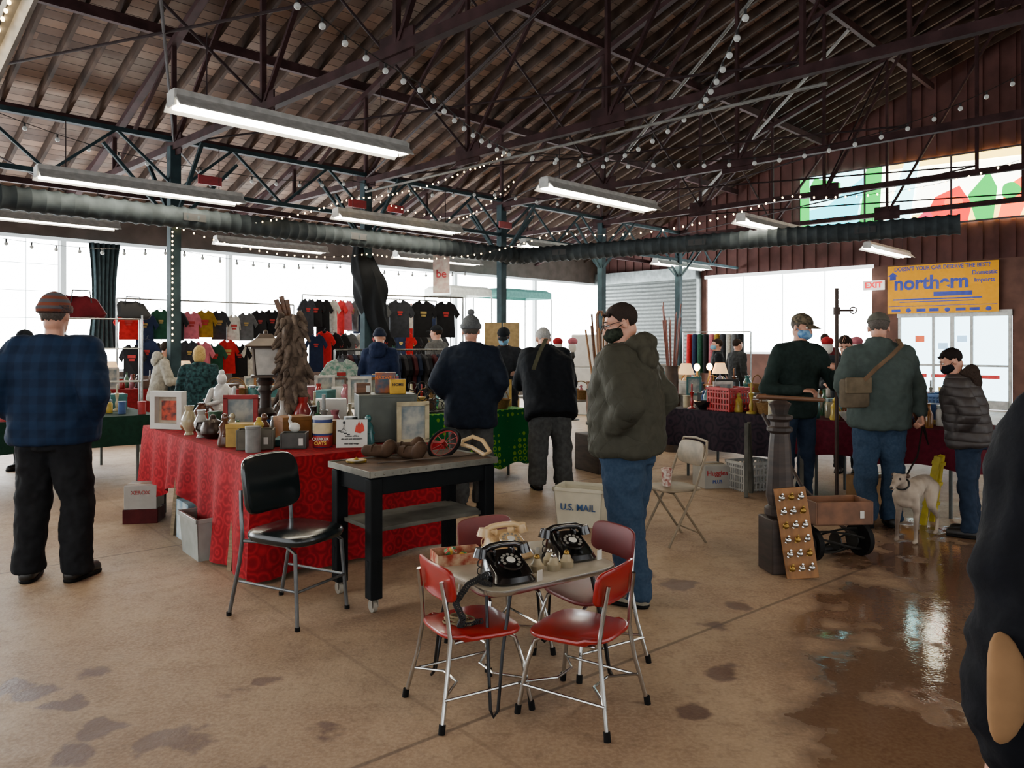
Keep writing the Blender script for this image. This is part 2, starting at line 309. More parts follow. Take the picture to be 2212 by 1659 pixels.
# dog
D=thing('dog','slim white short-haired dog with tan-grey patches on a leash','dog',(3.15,6.05,0),rad(134),None,.9)
d=M()
for a,b_,r,q in (((0,.2,.43),(0,.05,.43),.1,.088),((0,.05,.43),(0,-.12,.47),.088,.064),((0,-.12,.47),(0,-.25,.45),.064,.08),((0,.2,.37),(0,.08,.37),.08,.07),
  ((0,.24,.47),(0,.35,.54),.056,.043),((0,.35,.555),(0,.4,.56),.05,.045),((0,.41,.55),(0,.52,.505),.036,.02)):
    d.caps(a,b_,r,q)
for sd in (-1,1):
    d.caps((sd*.065,.22,.4),(sd*.07,.17,.27),.044,.03); d.caps((sd*.07,.17,.27),(sd*.075,.2,.13),.026,.018); d.caps((sd*.075,.2,.13),(sd*.075,.2,.03),.017,.016); d.caps((sd*.075,.2,.022),(sd*.075,.24,.018),.02,.016)
    d.caps((sd*.055,-.25,.42),(sd*.08,-.17,.27),.068,.037); d.caps((sd*.08,-.17,.27),(sd*.08,-.33,.15),.033,.019); d.caps((sd*.08,-.33,.15),(sd*.08,-.3,.03),.018,.016); d.caps((sd*.08,-.3,.022),(sd*.08,-.25,.018),.02,.016)
    d.caps((sd*.04,.35,.59),(sd*.068,.31,.585),.018,.006,8)
d.tube([(0,-.31,.45),(0,-.38,.36),(0,-.39,.25),(0,-.36,.16),(0,-.32,.12)],[.022,.016,.012,.01,.006],8)
bake('body',d,.009,mat('white_tan_dog_coat','b0a292',.8,c2='5f5148',s=3.4),D,3)
for sd in (-1,1):
    e=M(); e.ell((sd*.03,.43,.57),(.01,.009,.01),10); mk('eye',e,black,D)
    e=M(); e.ell((sd*.052,.33,.585),(.022,.026,.018),12); mk('ear',e,mat('dog_ear_brown_grey','4f4038',.8),D)
e=M(); e.ell((0,.537,.508),(.014,.012,.012),10); mk('nose',e,black,D)
e=M(); e.tube([(.058*cos(t),.3+.05*sin(t)*.6,.51-.055*sin(t)*.8) for t in [i*pi/10 for i in range(20)]],.008,6,closed=1); mk('collar',e,blackm,D)
l=M(); l.tube([(3.36,6.33,.84),(3.26,6.22,.62),(3.05,5.98,.5),(2.96,5.87,.49)],.007,6); l.tube([(3.36,6.33,.84),(3.40,6.32,.7),(3.38,6.34,.84)],.007,6)
mk('dog_leash',l,mat('dark_leash','1b1512',.8),label='dark woven leash running from the hand to the dog',cat='leash')

dg=bpy.context.evaluated_depsgraph_get()
for o,mt in BK:
    me=bpy.data.meshes.new_from_object(o.evaluated_get(dg)); me.name=o.name; o.modifiers.clear(); o.data=me
    me.materials.clear(); me.materials.append(mt); me.shade_smooth()

# ------------------------------------------------------------ building
TH=rad(44.5); SN,CS=sin(TH),cos(TH); RU=rad(45.5); RG=rad(-44.5)
def W(u,v,z=0): return V(SN*u-CS*v,CS*u+SN*v,z)
ST='structure'; VR=3.3
def zr(v): return 4.25+.36*(15.6-v) if v>=VR else 4.25+.36*(15.6-VR)-.36*(VR-v)
# floor
fm=bpy.data.materials.new('stained_concrete'); fm.use_nodes=True; nt=fm.node_tree; bs=nt.nodes['Principled BSDF']
pos=nt.nodes.new('ShaderNodeNewGeometry').outputs['Position']; sp=nt.nodes.new('ShaderNodeSeparateXYZ'); nt.links.new(pos,sp.inputs[0]); X,Y=sp.outputs[0],sp.outputs[1]
n1=noise_(nt,pos,.9,6); n2=noise_(nt,pos,7,8); n3=noise_(nt,pos,60,3); n4=noise_(nt,pos,1.7,9); n5=noise_(nt,pos,5,8)
c=mixc(nt,sstep(nt,n1,.35,.65),lin('9d856a'),lin('856a52')); c=mixc(nt,nm(nt,'MULTIPLY',sstep(nt,n2,.42,.75),.45),c,lin('68503e')); c=mixc(nt,nm(nt,'MULTIPLY',sstep(nt,n3,.35,.7),.35),c,lin('b69e84')); c=mixc(nt,nm(nt,'MULTIPLY',sstep(nt,noise_(nt,pos,25,5),.5,.7),.3),c,lin('5a4536'))
wet0=nm(nt,'MULTIPLY_ADD',Y,-.5,nm(nt,'ADD',X,.62)); wet0=nm(nt,'MULTIPLY',sstep(nt,wet0,-.2,.95),sstep(nt,Y,7.2,5.6))
wv=nm(nt,'MULTIPLY_ADD',wet0,.27,nm(nt,'MULTIPLY_ADD',nm(nt,'SUBTRACT',n5,.5),.42,n4)); gate=sstep(nt,wet0,.02,.2)
damp=nm(nt,'MULTIPLY',sstep(nt,wv,.5,.68),gate); wet=nm(nt,'MULTIPLY',sstep(nt,wv,.58,.7),gate)
stain=None
for x,y,r in ((-2.2,3.46,.09),(-2.07,3.38,.09),(-1.94,3.58,.07),(-1.89,3.28,.09),(-1.64,3.07,.09),(-1.61,2.87,.08),(-1.25,2.98,.1),(-.74,3.04,.06),(-1.2,3.41,.06),(.73,3.2,.07),(1.05,4.9,.12),(.85,5.1,.09),(-1.4,2.95,.07),(1.1,4.2,.08),(1.3,4.5,.08),(-.9,2.75,.06),(-1.15,3.5,.05),(-1.75,2.7,.08),(.98,3.6,.07)):
    dd=nm(nt,'SQRT',nm(nt,'ADD',nm(nt,'POWER',nm(nt,'ABSOLUTE',nm(nt,'SUBTRACT',X,x)),2),nm(nt,'POWER',nm(nt,'ABSOLUTE',nm(nt,'SUBTRACT',Y,y)),2)))
    dd=nm(nt,'SUBTRACT',nm(nt,'MULTIPLY_ADD',nm(nt,'SUBTRACT',n2,.5),.3,dd),r); q=sstep(nt,dd,.015,-.03); stain=q if stain is None else nm(nt,'MAXIMUM',stain,q)
c=mixc(nt,nm(nt,'MULTIPLY',stain,.85),c,lin('4a281c')); c=mixc(nt,nm(nt,'MULTIPLY',damp,.72),c,lin('4c3123'))
bb=nm(nt,'ADD',nm(nt,'MULTIPLY',X,-.64),nm(nt,'MULTIPLY',Y,.768)); aa=nm(nt,'ADD',nm(nt,'MULTIPLY',X,.768),nm(nt,'MULTIPLY',Y,.64))
def joint(q,o,p): return sstep(nt,nm(nt,'ABSOLUTE',nm(nt,'SUBTRACT',nm(nt,'MODULO',nm(nt,'ADD',q,30*p-o+p/2),p),p/2)),.016,.005)
jt=nm(nt,'MAXIMUM',joint(bb,2.5,3.6),nm(nt,'MULTIPLY',joint(aa,6.4,4.6),.4)); c=mixc(nt,nm(nt,'MULTIPLY',jt,.65),c,lin('3e2b20'))
nt.links.new(c,bs.inputs['Base Color'])
ro=nm(nt,'SUBTRACT',nm(nt,'MULTIPLY_ADD',n2,.3,.48),nm(nt,'MULTIPLY',nm(nt,'MAXIMUM',wet,nm(nt,'MULTIPLY',stain,.2)),.6)); nt.links.new(nm(nt,'MAXIMUM',ro,.05),bs.inputs['Roughness'])
bp=nt.nodes.new('ShaderNodeBump'); nt.links.new(nm(nt,'MULTIPLY_ADD',wet,-.32,.45),bp.inputs['Strength']); bp.inputs['Distance'].default_value=.01; nt.links.new(nm(nt,'MULTIPLY_ADD',n3,.4,n2),bp.inputs['Height']); nt.links.new(bp.outputs[0],bs.inputs['Normal'])
f=M(); f.box((4,1,-.05),(32.2,29.4,.1)); mk('floor',f,fm,rot=RU,kind=ST,sm=0)
# ceiling planks
cm=bpy.data.materials.new('roof_planks'); cm.use_nodes=True; nt=cm.node_tree; bs=nt.nodes['Principled BSDF']
tc=nt.nodes.new('ShaderNodeTexCoord').outputs['Object']; sp=nt.nodes.new('ShaderNodeSeparateXYZ'); nt.links.new(tc,sp.inputs[0])
row=nm(nt,'FLOOR',nm(nt,'MULTIPLY',sp.outputs[1],6.5)); seg=nm(nt,'FLOOR',nm(nt,'MULTIPLY_ADD',row,.37,nm(nt,'MULTIPLY',sp.outputs[0],.3)))
cb=nt.nodes.new('ShaderNodeCombineXYZ'); nt.links.new(row,cb.inputs[0]); nt.links.new(seg,cb.inputs[1]); wn=nt.nodes.new('ShaderNodeTexWhiteNoise'); nt.links.new(cb.outputs[0],wn.inputs['Vector'])
c=mixc(nt,wn.outputs['Value'],lin('8c7263'),lin('54453f')); c=mixc(nt,nm(nt,'MULTIPLY',sstep(nt,noise_(nt,tc,1.3,5),.45,.7),.5),c,lin('a0958b'))
fr=nm(nt,'FRACT',nm(nt,'MULTIPLY',sp.outputs[1],6.5)); c=mixc(nt,sstep(nt,fr,.1,.04),c,lin('211915')); nt.links.new(c,bs.inputs['Base Color']); bs.inputs['Roughness'].default_value=.8; bs.inputs['Specular IOR Level'].default_value=.2
g=M(); pr=[(15.75,zr(15.75)),(VR,zr(VR)),(-9.5,zr(-9.5))]
g.loft([[V(u,v,z) for v,z in pr]+[V(u,v,z+.08) for v,z in reversed(pr)] for u in (-12,20.1)])
mk('ceiling',g,cm,rot=RU,kind=ST,sm=0)
rafm=mat('rafter_wood','4d3e36',.8,v=.4,s=3,c2='2b221e'); 
def slant(v0,v1,dz,w,h,m,u=0):
    m.loft([[V(u+a*w/2,v,zr(v)+dz+b*h/2) for a,b in ((-1,-1),(1,-1),(1,1),(-1,1))] for v in (v1,v0)])
r=M(); slant(15.6,VR+.05,-.09,.05,.18,r); raf=mk('roof_rafter',r,rafm,rot=RU,loc=W(-3.5,0),label='dark timber rafter running up the plank roof',cat='rafter',grp='roof rafters',sm=0)
u=-3.08
while u<20: dup(raf,W(u,0)); u+=.42
# trusses
nodes=[15.4,13,10.7,8.2,5.7,VR,.9,-1.6,-4.1,-6.6]
def truss():
    T_=thing('roof_truss','maroon steel roof truss spanning the hall','truss',W(0,0),RU,'roof trusses')
    m=M(); m.box((-.04,3.4,4.2),(.012,24,.09)); m.box((.04,3.4,4.2),(.012,24,.09)); m.box((0,3.4,4.155),(.09,24,.012)); mk('bottom_chord',m,steelr,T_,sm=0)
    m=M(); slant(15.6,VR,-.4,.1,.09,m); mk('top_chord',m,steelr,T_,sm=0); m=M(); slant(VR,-8.5,-.4,.1,.09,m); mk('top_chord',m,steelr,T_,sm=0)
    for i,v in enumerate(nodes[1:]):
        m=M(); m.bar((0,v,4.2),(0,v,zr(v)-.43),.06,.045); mk('web_strut',m,steelr,T_,sm=0)
        v0=nodes[i]; 
        if v>=VR: a,b_=(0,v0,4.2),(0,v,zr(v)-.45)
        else: a,b_=(0,v0,zr(v0)-.45),(0,v,4.2)
        m=M(); m.bar(a,b_,.05,.04); mk('web_strut',m,steelr,T_,sm=0)
    m=M(); m.box((0,VR,zr(VR)-.6),(.03,.9,.5)); mk('gusset_plate',m,steelr,T_,sm=0)
    for v in nodes[2:5]: m=M(); m.box((0,v,4.22),(.02,.5,.28)); mk('gusset_plate',m,steelr,T_,sm=0)
    return T_
UK=[1.15,4.3,7.44,10.6,13.75,16.9]
t0=truss(); t0.location=W(UK[0],0)
for u in UK[1:]: dup(t0,W(u,0))
for v in nodes[1:6]:
    m=M(); m.box((8,v,zr(v)-.27),(23.8,.08,.14)); mk('roof_purlin',m,steelr,rot=RU,label='maroon steel purlin under the rafters',cat='beam',grp='roof purlins',sm=0)
def girder(v,z0,z1,mt,lab):
    G=thing('lattice_girder',lab,'girder',(0,0,0),RU)
    for z in (z0,z1): m=M(); m.box((8.9,v,z),(22,.08,.06)); mk('chord',m,mt,G,sm=0)
    u=-1.95; up=1
    while u<19:
        m=M(); m.bar((u,v,z0 if up else z1),(u+.79,v,z1 if up else z0),.035,.035); mk('web_strut',m,mt,G,sm=0); u+=.7875; up=1-up
girder(10.7,3.62,4.3,steelg,'teal-grey lattice girder along the column line')
m=M(); m.box((8.9,13.6,4.0),(22,.07,.09)); mk('tie_beam',m,steelr,rot=RU,label='slim maroon steel tie beam between the trusses',cat='beam',sm=0)
for i,u in enumerate(UK[1:]):
    C=thing('steel_column','teal-grey built-up steel column carrying the roof','column',W(u,10.7),RU,'steel columns')
    m=M(); m.box((0,0,2.1),(.13,.02,4.2)); 
    for s_ in (-1,1): m.box((0,s_*.06,2.1),(.13,.012,4.2)); m.box((s_*.065,0,2.1),(.012,.13,4.2))
    mk('shaft',m,steelg,C,sm=0); m=M(); m.box((0,0,.02),(.3,.3,.04)); mk('base_plate',m,steelg,C,sm=0)
    for a,b_ in ((.9,0),(-.9,0),(0,.9),(0,-.9)): m=M(); m.bar((a*.07,b_*.07,3.2),(a,b_,4.1),.045,.04); mk('knee_brace',m,steelg,C,sm=0)
rodm=mat('bracing_rod','33282a',.7); wrod=mat('pale_conduit','6e6d69',.6)
def rod(a,b_,r,mt,lab,nmn='bracing_rod'):
    m=M(); m.cyl(a,b_,r,n=8); mk(nmn,m,mt,label=lab,cat='rod' if nmn!='conduit' else 'pipe',grp='roof bracing')
for i in range(5):
    u0,u1=UK[i],UK[i+1]
    rod(W(u0,10.7,4.25),W(u1,3.3,4.3),.014,rodm,'thin steel rod bracing the truss bays'); rod(W(u0,3.3,4.3),W(u1,10.7,4.25),.014,rodm,'thin steel rod bracing the truss bays'); rod(W(u0,10.7,4.22),W(u1,15.4,4.22),.014,rodm,'thin steel rod bracing the truss bays')
    rod(W(u0,5.7,4.25),W(u1,5.7,zr(5.7)-.4),.018,rodm,'thin steel rod bracing the truss bays'); rod(W(u0,8.2,zr(8.2)-.4),W(u1,8.2,4.25),.018,rodm,'thin steel rod bracing the truss bays')
rod(V(4.5,20,4.9),V(6.1,14,7.2),.03,wrod,'pale painted conduit running up to the roof','conduit'); rod(V(1.6,15.5,4.5),V(3.9,12.5,7.1),.03,wrod,'pale painted conduit running up to the roof','conduit')
rod(W(7.3,10.5,3.98),W(7.3,3,3.98),.018,wrod,'pale conduit fixed under the truss chord','conduit')
m=M(); m.bar((-2.95,4.3,2.95),(-2.2,3.7,3.5),.12,.06); m.bar((-2.95,4.3,2.85),(-2.2,3.7,3.4),.02,.12); mk('painted_brace',m,mat('grey_white_steel','8f8d88',.5),label='white painted steel brace wrapped in fairy lights',cat='beam',sm=0)
# walls
wallm=mat('painted_block_wall','5d5652',.8,v=.2,s=3); redw=mat('maroon_corrugated_siding','553835',.7,v=.25,s=2)
pane=mat('frosted_daylight_pane','f2f7f8',.4,e=26,v=.02); fd=mat('faint_glowing_sash','9ba4a6',.5,e=5)  # sash material emits too, imitating window glare over thin bars
m=M(); m.box((4,15.7,.5),(32,.15,1.0)); m.box((4,15.7,3.85),(32,.15,.86)); mk('wall_left',m,[wallm],rot=RU,kind=ST,sm=0)
wi=1
u=-8.3
while u<19.9:
    m=M(); m.box((u+1.575,15.7,2.2),(3.0,.03,2.42),0)
    for k in range(1,6): m.box((u+.07+k*3.0/6,15.675,2.2),(.012,.01,2.42),1)
    for k in range(1,5): m.box((u+1.575,15.675,1.0+k*.484),(3.0,.01,.012),1)
    m.box((u,15.66,2.2),(.09,.1,2.42),2); m.box((u+1.575,15.65,3.4),(3.15,.08,.06),2); m.box((u+1.575,15.62,1.0),(3.15,.16,.05),2)
    mk('window_%d'%wi,m,[pane,mat('glowing_sash_bar','e5eaea',.5,e=14) if u>4 else fd,mat('glowing_mullion_grey','9aa2a3',.5,e=2.5)],rot=RU,kind=ST,sm=0,label='bright multi-pane steel window'); wi+=1; u+=3.15  # bars and mullions given their own glow, standing in for daylight glare
# right wall (u=20)
m=M()
def wb(v0,v1,z0,z1): m.box((20.05,(v0+v1)/2,(z0+z1)/2),(.12,abs(v0-v1),z1-z0))
wb(11.9,11.72,0,3.42); wb(11.72,7.1,0,1.25); wb(7.1,6.5,0,3.42); wb(6.5,4.1,2.2,3.42); wb(4.1,-9,0,3.42); wb(15.7,15.55,0,3.42)
pts=[(15.7,3.42),(-9,3.42),(-9,zr(-9)),(VR,zr(VR)),(15.7,zr(15.7))]
m.loft([[V(20.11,v,z) for v,z in pts],[V(19.99,v,z) for v,z in pts]][::-1],1)
v=15.6
while v>-8.8:
    h=zr(v); m.box((19.975,v,(3.42+h)/2),(.035,.09,h-3.42),1); v-=.32
mk('wall_right',m,[mat('maroon_block_wall','5f453e',.8,v=.2,s=3),redw],rot=RU,kind=ST,sm=0)
m=M(); m.box((20.05,9.4,2.33),(.03,4.6,2.16))
for k in range(1,4): m.box((20.0,11.72-k*4.6/4,2.33),(.03,.03,2.16),1)
m.box((19.97,9.4,3.42),(.08,4.7,.09),1); m.box((19.97,9.4,1.25),(.12,4.7,.06),1)
mk('window_%d'%wi,m,[pane,mat('glowing_window_bar','c5caca',.5,e=4)],rot=RU,kind=ST,sm=0,label='bright window on the gable wall'); wi+=1  # window bars made to glow, as if washed out by daylight
m=M(); m.box((20.02,13.75,1.7),(.05,3.6,3.4),0); 
for k in range(30): m.box((19.975,13.75,.06+k*.115),(.05,3.6,.06),2)
for s_ in (11.93,15.57): m.box((19.93,s_,1.7),(.12,.1,3.4),1)
m.box((19.85,13.75,3.55),(.35,3.7,.35),1); mk('door_1',m,[mat('grey_rolling_shutter_groove','3c4241',.6),steel,mat('grey_rolling_shutter','6b7371',.6,.1)],rot=RU,kind=ST,sm=0,label='grey metal roll-up shutter door')
m=M(); m.box((20.05,5.3,1.1),(.02,2.3,2.1),0)
for v in (4.15,4.9,5.3,5.7,6.45): m.box((20.0,v,1.1),(.06,.06 if v!=5.3 else .09,2.2),1)
m.box((20,5.3,2.2),(.1,2.4,.14),1); m.box((20,5.3,.12),(.06,2.3,.2),1); m.box((20,5.3,1.0),(.04,2.3,.05),1)
for v,z,mi in ((6.0,1.62,2),(5.1,1.62,3),(5.5,1.45,3)): m.box((20.0,v,z),(.02,.2,.15),mi)
for v in (4.6,5.5,6.1): m.box((20.0,v,.75),(.02,.5,.08),4)
mk('door_2',m,[mat('glass_door_daylight','b8dcea',.2,e=9,v=.1,s=2),mat('white_aluminium','b5b8b6',.4,.3),mat('orange_sticker','d8562a',.6,e=1),mat('pale_blue_notice','8fb8d8',.6,e=3),mat('red_sticker','b22428',.6,e=.6)],rot=RU,kind=ST,sm=0,label='white-framed automatic glass sliding doors')
# stained glass
m=M(); x=19.93
cols=[('sg_white','fdffea',12),('sg_cyan','18d8ea',6),('sg_green','02b040',4),('sg_red','e01006',4.5),('sg_orange','ff5208',5.5),('sg_pink','d8184c',4),('sg_yellow','ffd860',7),('sg_lead','4b4044',0),('sg_pale_cyan','a8f6fa',9)]
sm_=[mat(a,b_,.3,e=e,v=.02) for a,b_,e in cols]
z0,z1=4.3,5.86; vL,vR=8.9,2.6
SF=lambda v: 2.6+(v-2.6)*6.3/7.45
m.box((x+.03,(vL+vR)/2,(z0+z1)/2),(.02,vL-vR,z1-z0),0)
def poly(pts,mi,dx=0): m.add([(x-dx,SF(v),z) for v,z in pts],[tuple(range(len(pts)))],mi)
def blob(v,z,rv,rz_,mi,dx=.0,a0=0): poly([(v+rv*cos(t)*(1+.12*sin(3*t+v)),z+rz_*sin(t)) for t in [i*pi/10 for i in range(20)]],mi,dx)
poly([(10.05,z0),(8.1,z0),(8.1,z1),(10.05,z1)],8,.001)
poly([(10.05,z0),(9.75,z0),(9.75,z1),(10.05,z1)],2,.003); poly([(10.05,4.95),(9.2,5.05),(7.9,5.8),(7.9,5.3),(9.2,4.6),(10.05,4.5)],1,.002); poly([(10.05,z0),(7.6,z0),(7.6,z0+.35),(10.05,z0+.4)],1,.0025)
poly([(9.6,5.82),(8.8,5.6),(8.8,5.3),(9.8,5.5)],2,.004); poly([(8.3,z0),(7.7,z0),(7.6,z1),(8.05,z1)],2,.005); poly([(9.3,z0),(8.4,z0),(8.2,5.2),(8.4,5.4)],1,.006); poly([(7.6,z0),(6.9,z0),(6.6,z1),(7.0,z1)],8,.004)
poly([(6.8,z0),(vR,z0),(vR,z0+.6),(5.0,z0+.35),(6.8,z0+.28)],6,.003); poly([(7.4,z1),(vR,z1),(vR,z1-.25),(7.4,z1-.12)],6,.003)
poly([(6.6,z0),(6.2,4.95),(5.6,5.15),(5.3,4.7),(5.4,z0)],3,.006); poly([(6.9,z0),(6.4,4.7),(6.1,z0)],5,.007); poly([(5.2,z0),(5.4,4.9),(4.9,5.4),(4.7,5.0),(4.8,z0)],2,.008)
poly([(4.7,z0),(4.5,5.0),(4.1,5.2),(4.0,4.7),(4.2,z0)],4,.009); poly([(4.1,z0),(3.9,5.0),(3.3,5.55),(3.0,5.2),(3.1,z0)],4,.010); poly([(3.9,4.5),(3.6,5.0),(3.3,5.1),(3.4,4.5)],3,.012); poly([(3.1,z0),(3.0,5.4),(2.6,5.7),(2.6,z0)],3,.009)
blob(4.4,4.9,.22,.18,2,.013); blob(5.75,4.75,.22,.16,4,.013); blob(2.95,5.0,.2,.2,6,.014); blob(3.75,4.7,.16,.1,2,.015)
for v in (7.24,5.3): m.box((x-.03,v,(z0+z1)/2),(.02,.045,z1-z0),7)
for z in (z0,z1): m.box((x-.03,(vL+vR)/2,z),(.03,vL-vR,.04),7)
mk('window_%d'%wi,m,sm_,rot=RU,kind=ST,sm=0,label='stained glass strip window with green, cyan, red and orange pieces'); wi+=1
# banner
B_=thing('wall_banner','yellow auto shop advertising banner with blue lettering','banner',W(19.9,5.52,2.2),RG)
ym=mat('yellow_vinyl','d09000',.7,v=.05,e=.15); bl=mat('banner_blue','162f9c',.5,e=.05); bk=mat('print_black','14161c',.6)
m=M(); m.box((0,0,.6),(2.35,.02,1.15)); mk('panel',m,ym,B_,sm=0)
text(B_,"DOESN'T YOUR CAR DESERVE THE BEST?",(0,-.015,1.09),.135,bl,sx=.82,bold=.015); text(B_,"northern",(-.22,-.015,.74),.45,bl,sx=.98,bold=.03); text(B_,"Domestic",(.9,-.015,.92),.13,bl,bold=.015); text(B_,"Imports",(.9,-.015,.75),.13,bl,bold=.015)
m=M(); m.add([(-1.12,-.014,.84),(-.98,-.014,.84),(-.98,-.014,.93),(-.93,-.014,.93),(-1.05,-.014,1.03),(-1.17,-.014,.93),(-1.12,-.014,.93)],[tuple(range(7))]); m.box((.25,-.014,.47),(.8,.006,.1)); m.box((-.1,-.014,.36),(1.9,.006,.03)); m.box((-.1,-.014,.3),(1.6,.006,.02)); m.box((0,-.014,.2),(2.3,.006,.012))
for i in range(8):
    if i%3==1: m.ell((-.98+i*.28,-.014,.1),(.06,.003,.05),12)
    else: m.box((-.98+i*.28,-.014,.1),(.2,.006,.07))
mk('printed_logo',m,bl,B_,sm=0)
E=thing('exit_sign','white exit sign with red letters above the wall','sign',W(19.85,7.0,2.82),RG); m=M(); m.box((0,0,.12),(.5,.06,.24)); mk('housing',m,mat('exit_white','e8e2dc',.5,e=1.0),E,bev=.01); text(E,'EXIT',(0,-.035,.12),.2,mat('exit_red','e0202a',.5,e=1.5),bold=.04)
# ducts
ductm=mat('spiral_duct_zinc','363d40',.75,.0,v=.3,s=5)
def duct(a,b_,r,lab):
    G=thing('air_duct',lab,'duct',a); d=(b_-a); n=int(d.length/.05); dn=d.normalized(); m=M(); e,f_=frame(dn); rs=[]
    for i in range(n+1):
        rr=r+(.018 if i%3==0 else 0); rs.append(m.ring(dn*(d.length*i/n),e,f_,rr,22))
    m.loft(rs); mk('duct_pipe',m,ductm,G,sm=20)
    k=1.2
    while k<d.length-1:
        m=M(); c_=dn*k; s2=V(0,0,1).cross(dn).normalized()*(-1 if (V(0,0,1).cross(dn)).y>0 else 1)
        c_=c_+s2*r*.97; T=Matrix((dn,s2.cross(dn).normalized(),s2)).transposed(); m.box(c_,(.3,.1,.03),T=T); mk('air_grille',m,blackm,G,sm=0); k+=2.6
duct(W(-2,10.4,3.2),W(10.9,10.4,3.2),.135,'galvanised spiral duct hung along the column line'); duct(V(-.1,15.1,3.2),V(6.55,11.3,3.26),.14,'galvanised spiral duct crossing toward the gable wall')
# fluorescent fixtures
tube=mat('lit_fluorescent_tube','fff3dc',.4,e=55); fxm=mat('white_enamel_fixture','b9b9b4',.45)
FX=thing('fluorescent_light','long white twin-tube shop light hung from the roof','ceiling light',(-2.86,6.5,3.5),RU,'fluorescent shop lights')
m=M(); m.loft([[V(x,y,z) for y,z in ((-.17,0),(-.165,0),(-.06,.09),(.06,.09),(.165,0),(.17,0),(.17,.01),(.065,.11),(.06,.16),(-.06,.16),(-.065,.11),(-.17,.01))] for x in (0,2.44)]); m.box((0,0,.08),(.02,.16,.12)); m.box((2.44,0,.08),(.02,.16,.12)); mk('reflector',m,fxm,FX,sm=0)
for s_ in (-.075,.075): m=M(); m.cyl((.04,s_,.03),(2.4,s_,.03),.021,n=10); mk('tube',m,tube,FX)
for x in (.3,2.14): m=M(); m.cyl((x,0,.15),(x,0,.72),.006,n=6); mk('hanger_chain',m,rodm,FX)
for x,y,z in ((-5.41,8.8,3.4),(-8.1,10.8,3.35),(-2.62,11.5,3.38),(.41,9.93,3.5),(3.61,12.2,3.42),(-5.75,15.0,3.45),(.22,15.2,3.42),(7.3,15.9,3.45),(3.5,18.9,3.45),(-2.5,16.6,3.35),(6.2,3.4,3.5),(-4.5,2.2,3.5),(2.0,1.5,3.5)): dup(FX,(x,y,z))
# string lights
gb=mat('clear_globe_bulb','a5a8a4',.12,v=.05,e=.25); fairy=mat('warm_fairy_bulb','ffd89a',.4,e=20); cab=mat('black_cable','101010',.6)
def strand(pts,sag,step,r,bm,lab,grp):
    T_=thing('string_light',lab,'string lights',pts[0],0,grp); P=[]
    for i in range(len(pts)-1):
        a,b_=pts[i],pts[i+1]; n=max(6,int((b_-a).length/.35))
        for k in range(n+(i==len(pts)-2)): t=k/n; P.append(a.lerp(b_,t)-V(0,0,4*sag*t*(1-t)*(b_-a).length))
    o=pts[0].copy(); m=M(); m.tube([p-o for p in P],.005 if r>.02 else .003,5); mk('cable',m,cab,T_)
    acc=0; b0=None; cnt=0
    for i in range(len(P)-1):
        L=(P[i+1]-P[i]).length
        while acc<L and cnt<98:
            p=P[i].lerp(P[i+1],acc/L)-o; cnt+=1
            if b0 is None:
                m=M()
                if r>.02: m.cyl((0,0,0),(0,0,-.045),.012,n=8,mi=1); m.ell((0,0,-.045-r*.8),(r,r,r),12)
                else: m.ell((0,0,-.01),(r,r,r*1.3),8)
                b0=mk('bulb',m,[bm,cab],T_,p)
            else:
                c=b0.copy(); reg(c,T_); c.location=p
            acc+=step*(1 if r>.02 else RN.uniform(.7,1.3))
        acc-=L
P2=V(-.04,10.3,4.1); lg='clear globe bulbs on a black cable strung across the roof'; lf='warm glowing fairy lights strung below the trusses'; GR=.028
strand([V(-1.75,5.6,4.2),V(-.85,7.6,4.05),P2],.03,.3,GR,gb,lg,'globe string lights')
strand([P2,V(1.35,9.9,3.95),V(2.0,8.2,4.1),V(1.75,5.6,4.1)],.03,.33,GR,gb,lg,'globe string lights')
strand([P2,V(1.9,9.8,3.85),V(4.1,9.8,4.05),V(6.2,9.4,4.8)],.04,.32,GR,gb,lg,'globe string lights')
strand([V(-6.2,9.2,4.3),V(-4.3,11,4.0),V(-2.6,12.2,4.1),V(-.4,13,4.1),V(2.4,13.4,4.0)],.04,.36,GR,gb,lg,'globe string lights')
strand([V(-7.5,10.9,3.05),V(-5.6,12.8,3.08),V(-3.4,15.4,3.1),V(-1,17,3.1)],.03,.32,GR,gb,lg,'globe string lights')
strand([W(4.3,10.6,3.1),V(-2.4,11.6,3.7),V(-.6,11,4.0),P2],.05,.1,.010,fairy,lf,'fairy lights')
strand([W(4.3,10.6,3.1),W(7.44,10.6,3.0),V(.6,11,3.1),V(3.3,9.3,3.3),V(5.2,7.9,3.4)],.06,.13,.010,fairy,lf,'fairy lights')
strand([W(4.22,10.55,3.1),W(4.22,10.55,1.5)],0,.07,.011,fairy,'warm fairy lights wound down the steel column','fairy lights')
strand([W(7.35,10.5,3.9),V(-.8,12.3,3.5),V(.1,11,3.9)],.04,.12,.010,fairy,lf,'fairy lights')
strand([V(-2.95,4.25,2.95),V(-2.25,3.65,3.48)],.02,.06,.01,fairy,'warm fairy lights along a white brace','fairy lights')
for u,v in ((4.6,10.55),(7.7,10.55),(7.0,10.6),(10.2,10.5)):
    m=M(); m.box((0,0,0),(.32,.03,.12)); mk('small_sign',m,mat('red_sign','8e1820',.5),loc=W(u,v-.3,3.72),rot=RU,label='small red sign plate fixed on the girder',cat='sign',grp='red sign plates')
m=M(); rs=[]
for i in range(20):
    z=3.15-i*.083; w=(.09+.15*min(1,i/6)-.007*max(0,i-9)**1.25)
    rs.append([V((w*(1+.2*sin(5*a+i*.35)+.12*sin(9*a-i*.3)))*cos(a)-.1+.018*i-.02*sin(i*.6),w*.75*(1+.22*cos(4*a+i*.3))*sin(a),z+(.08*sin(3*a) if i==19 else .02*sin(4*a))) for a in [2*pi*j/48 for j in range(48)]])
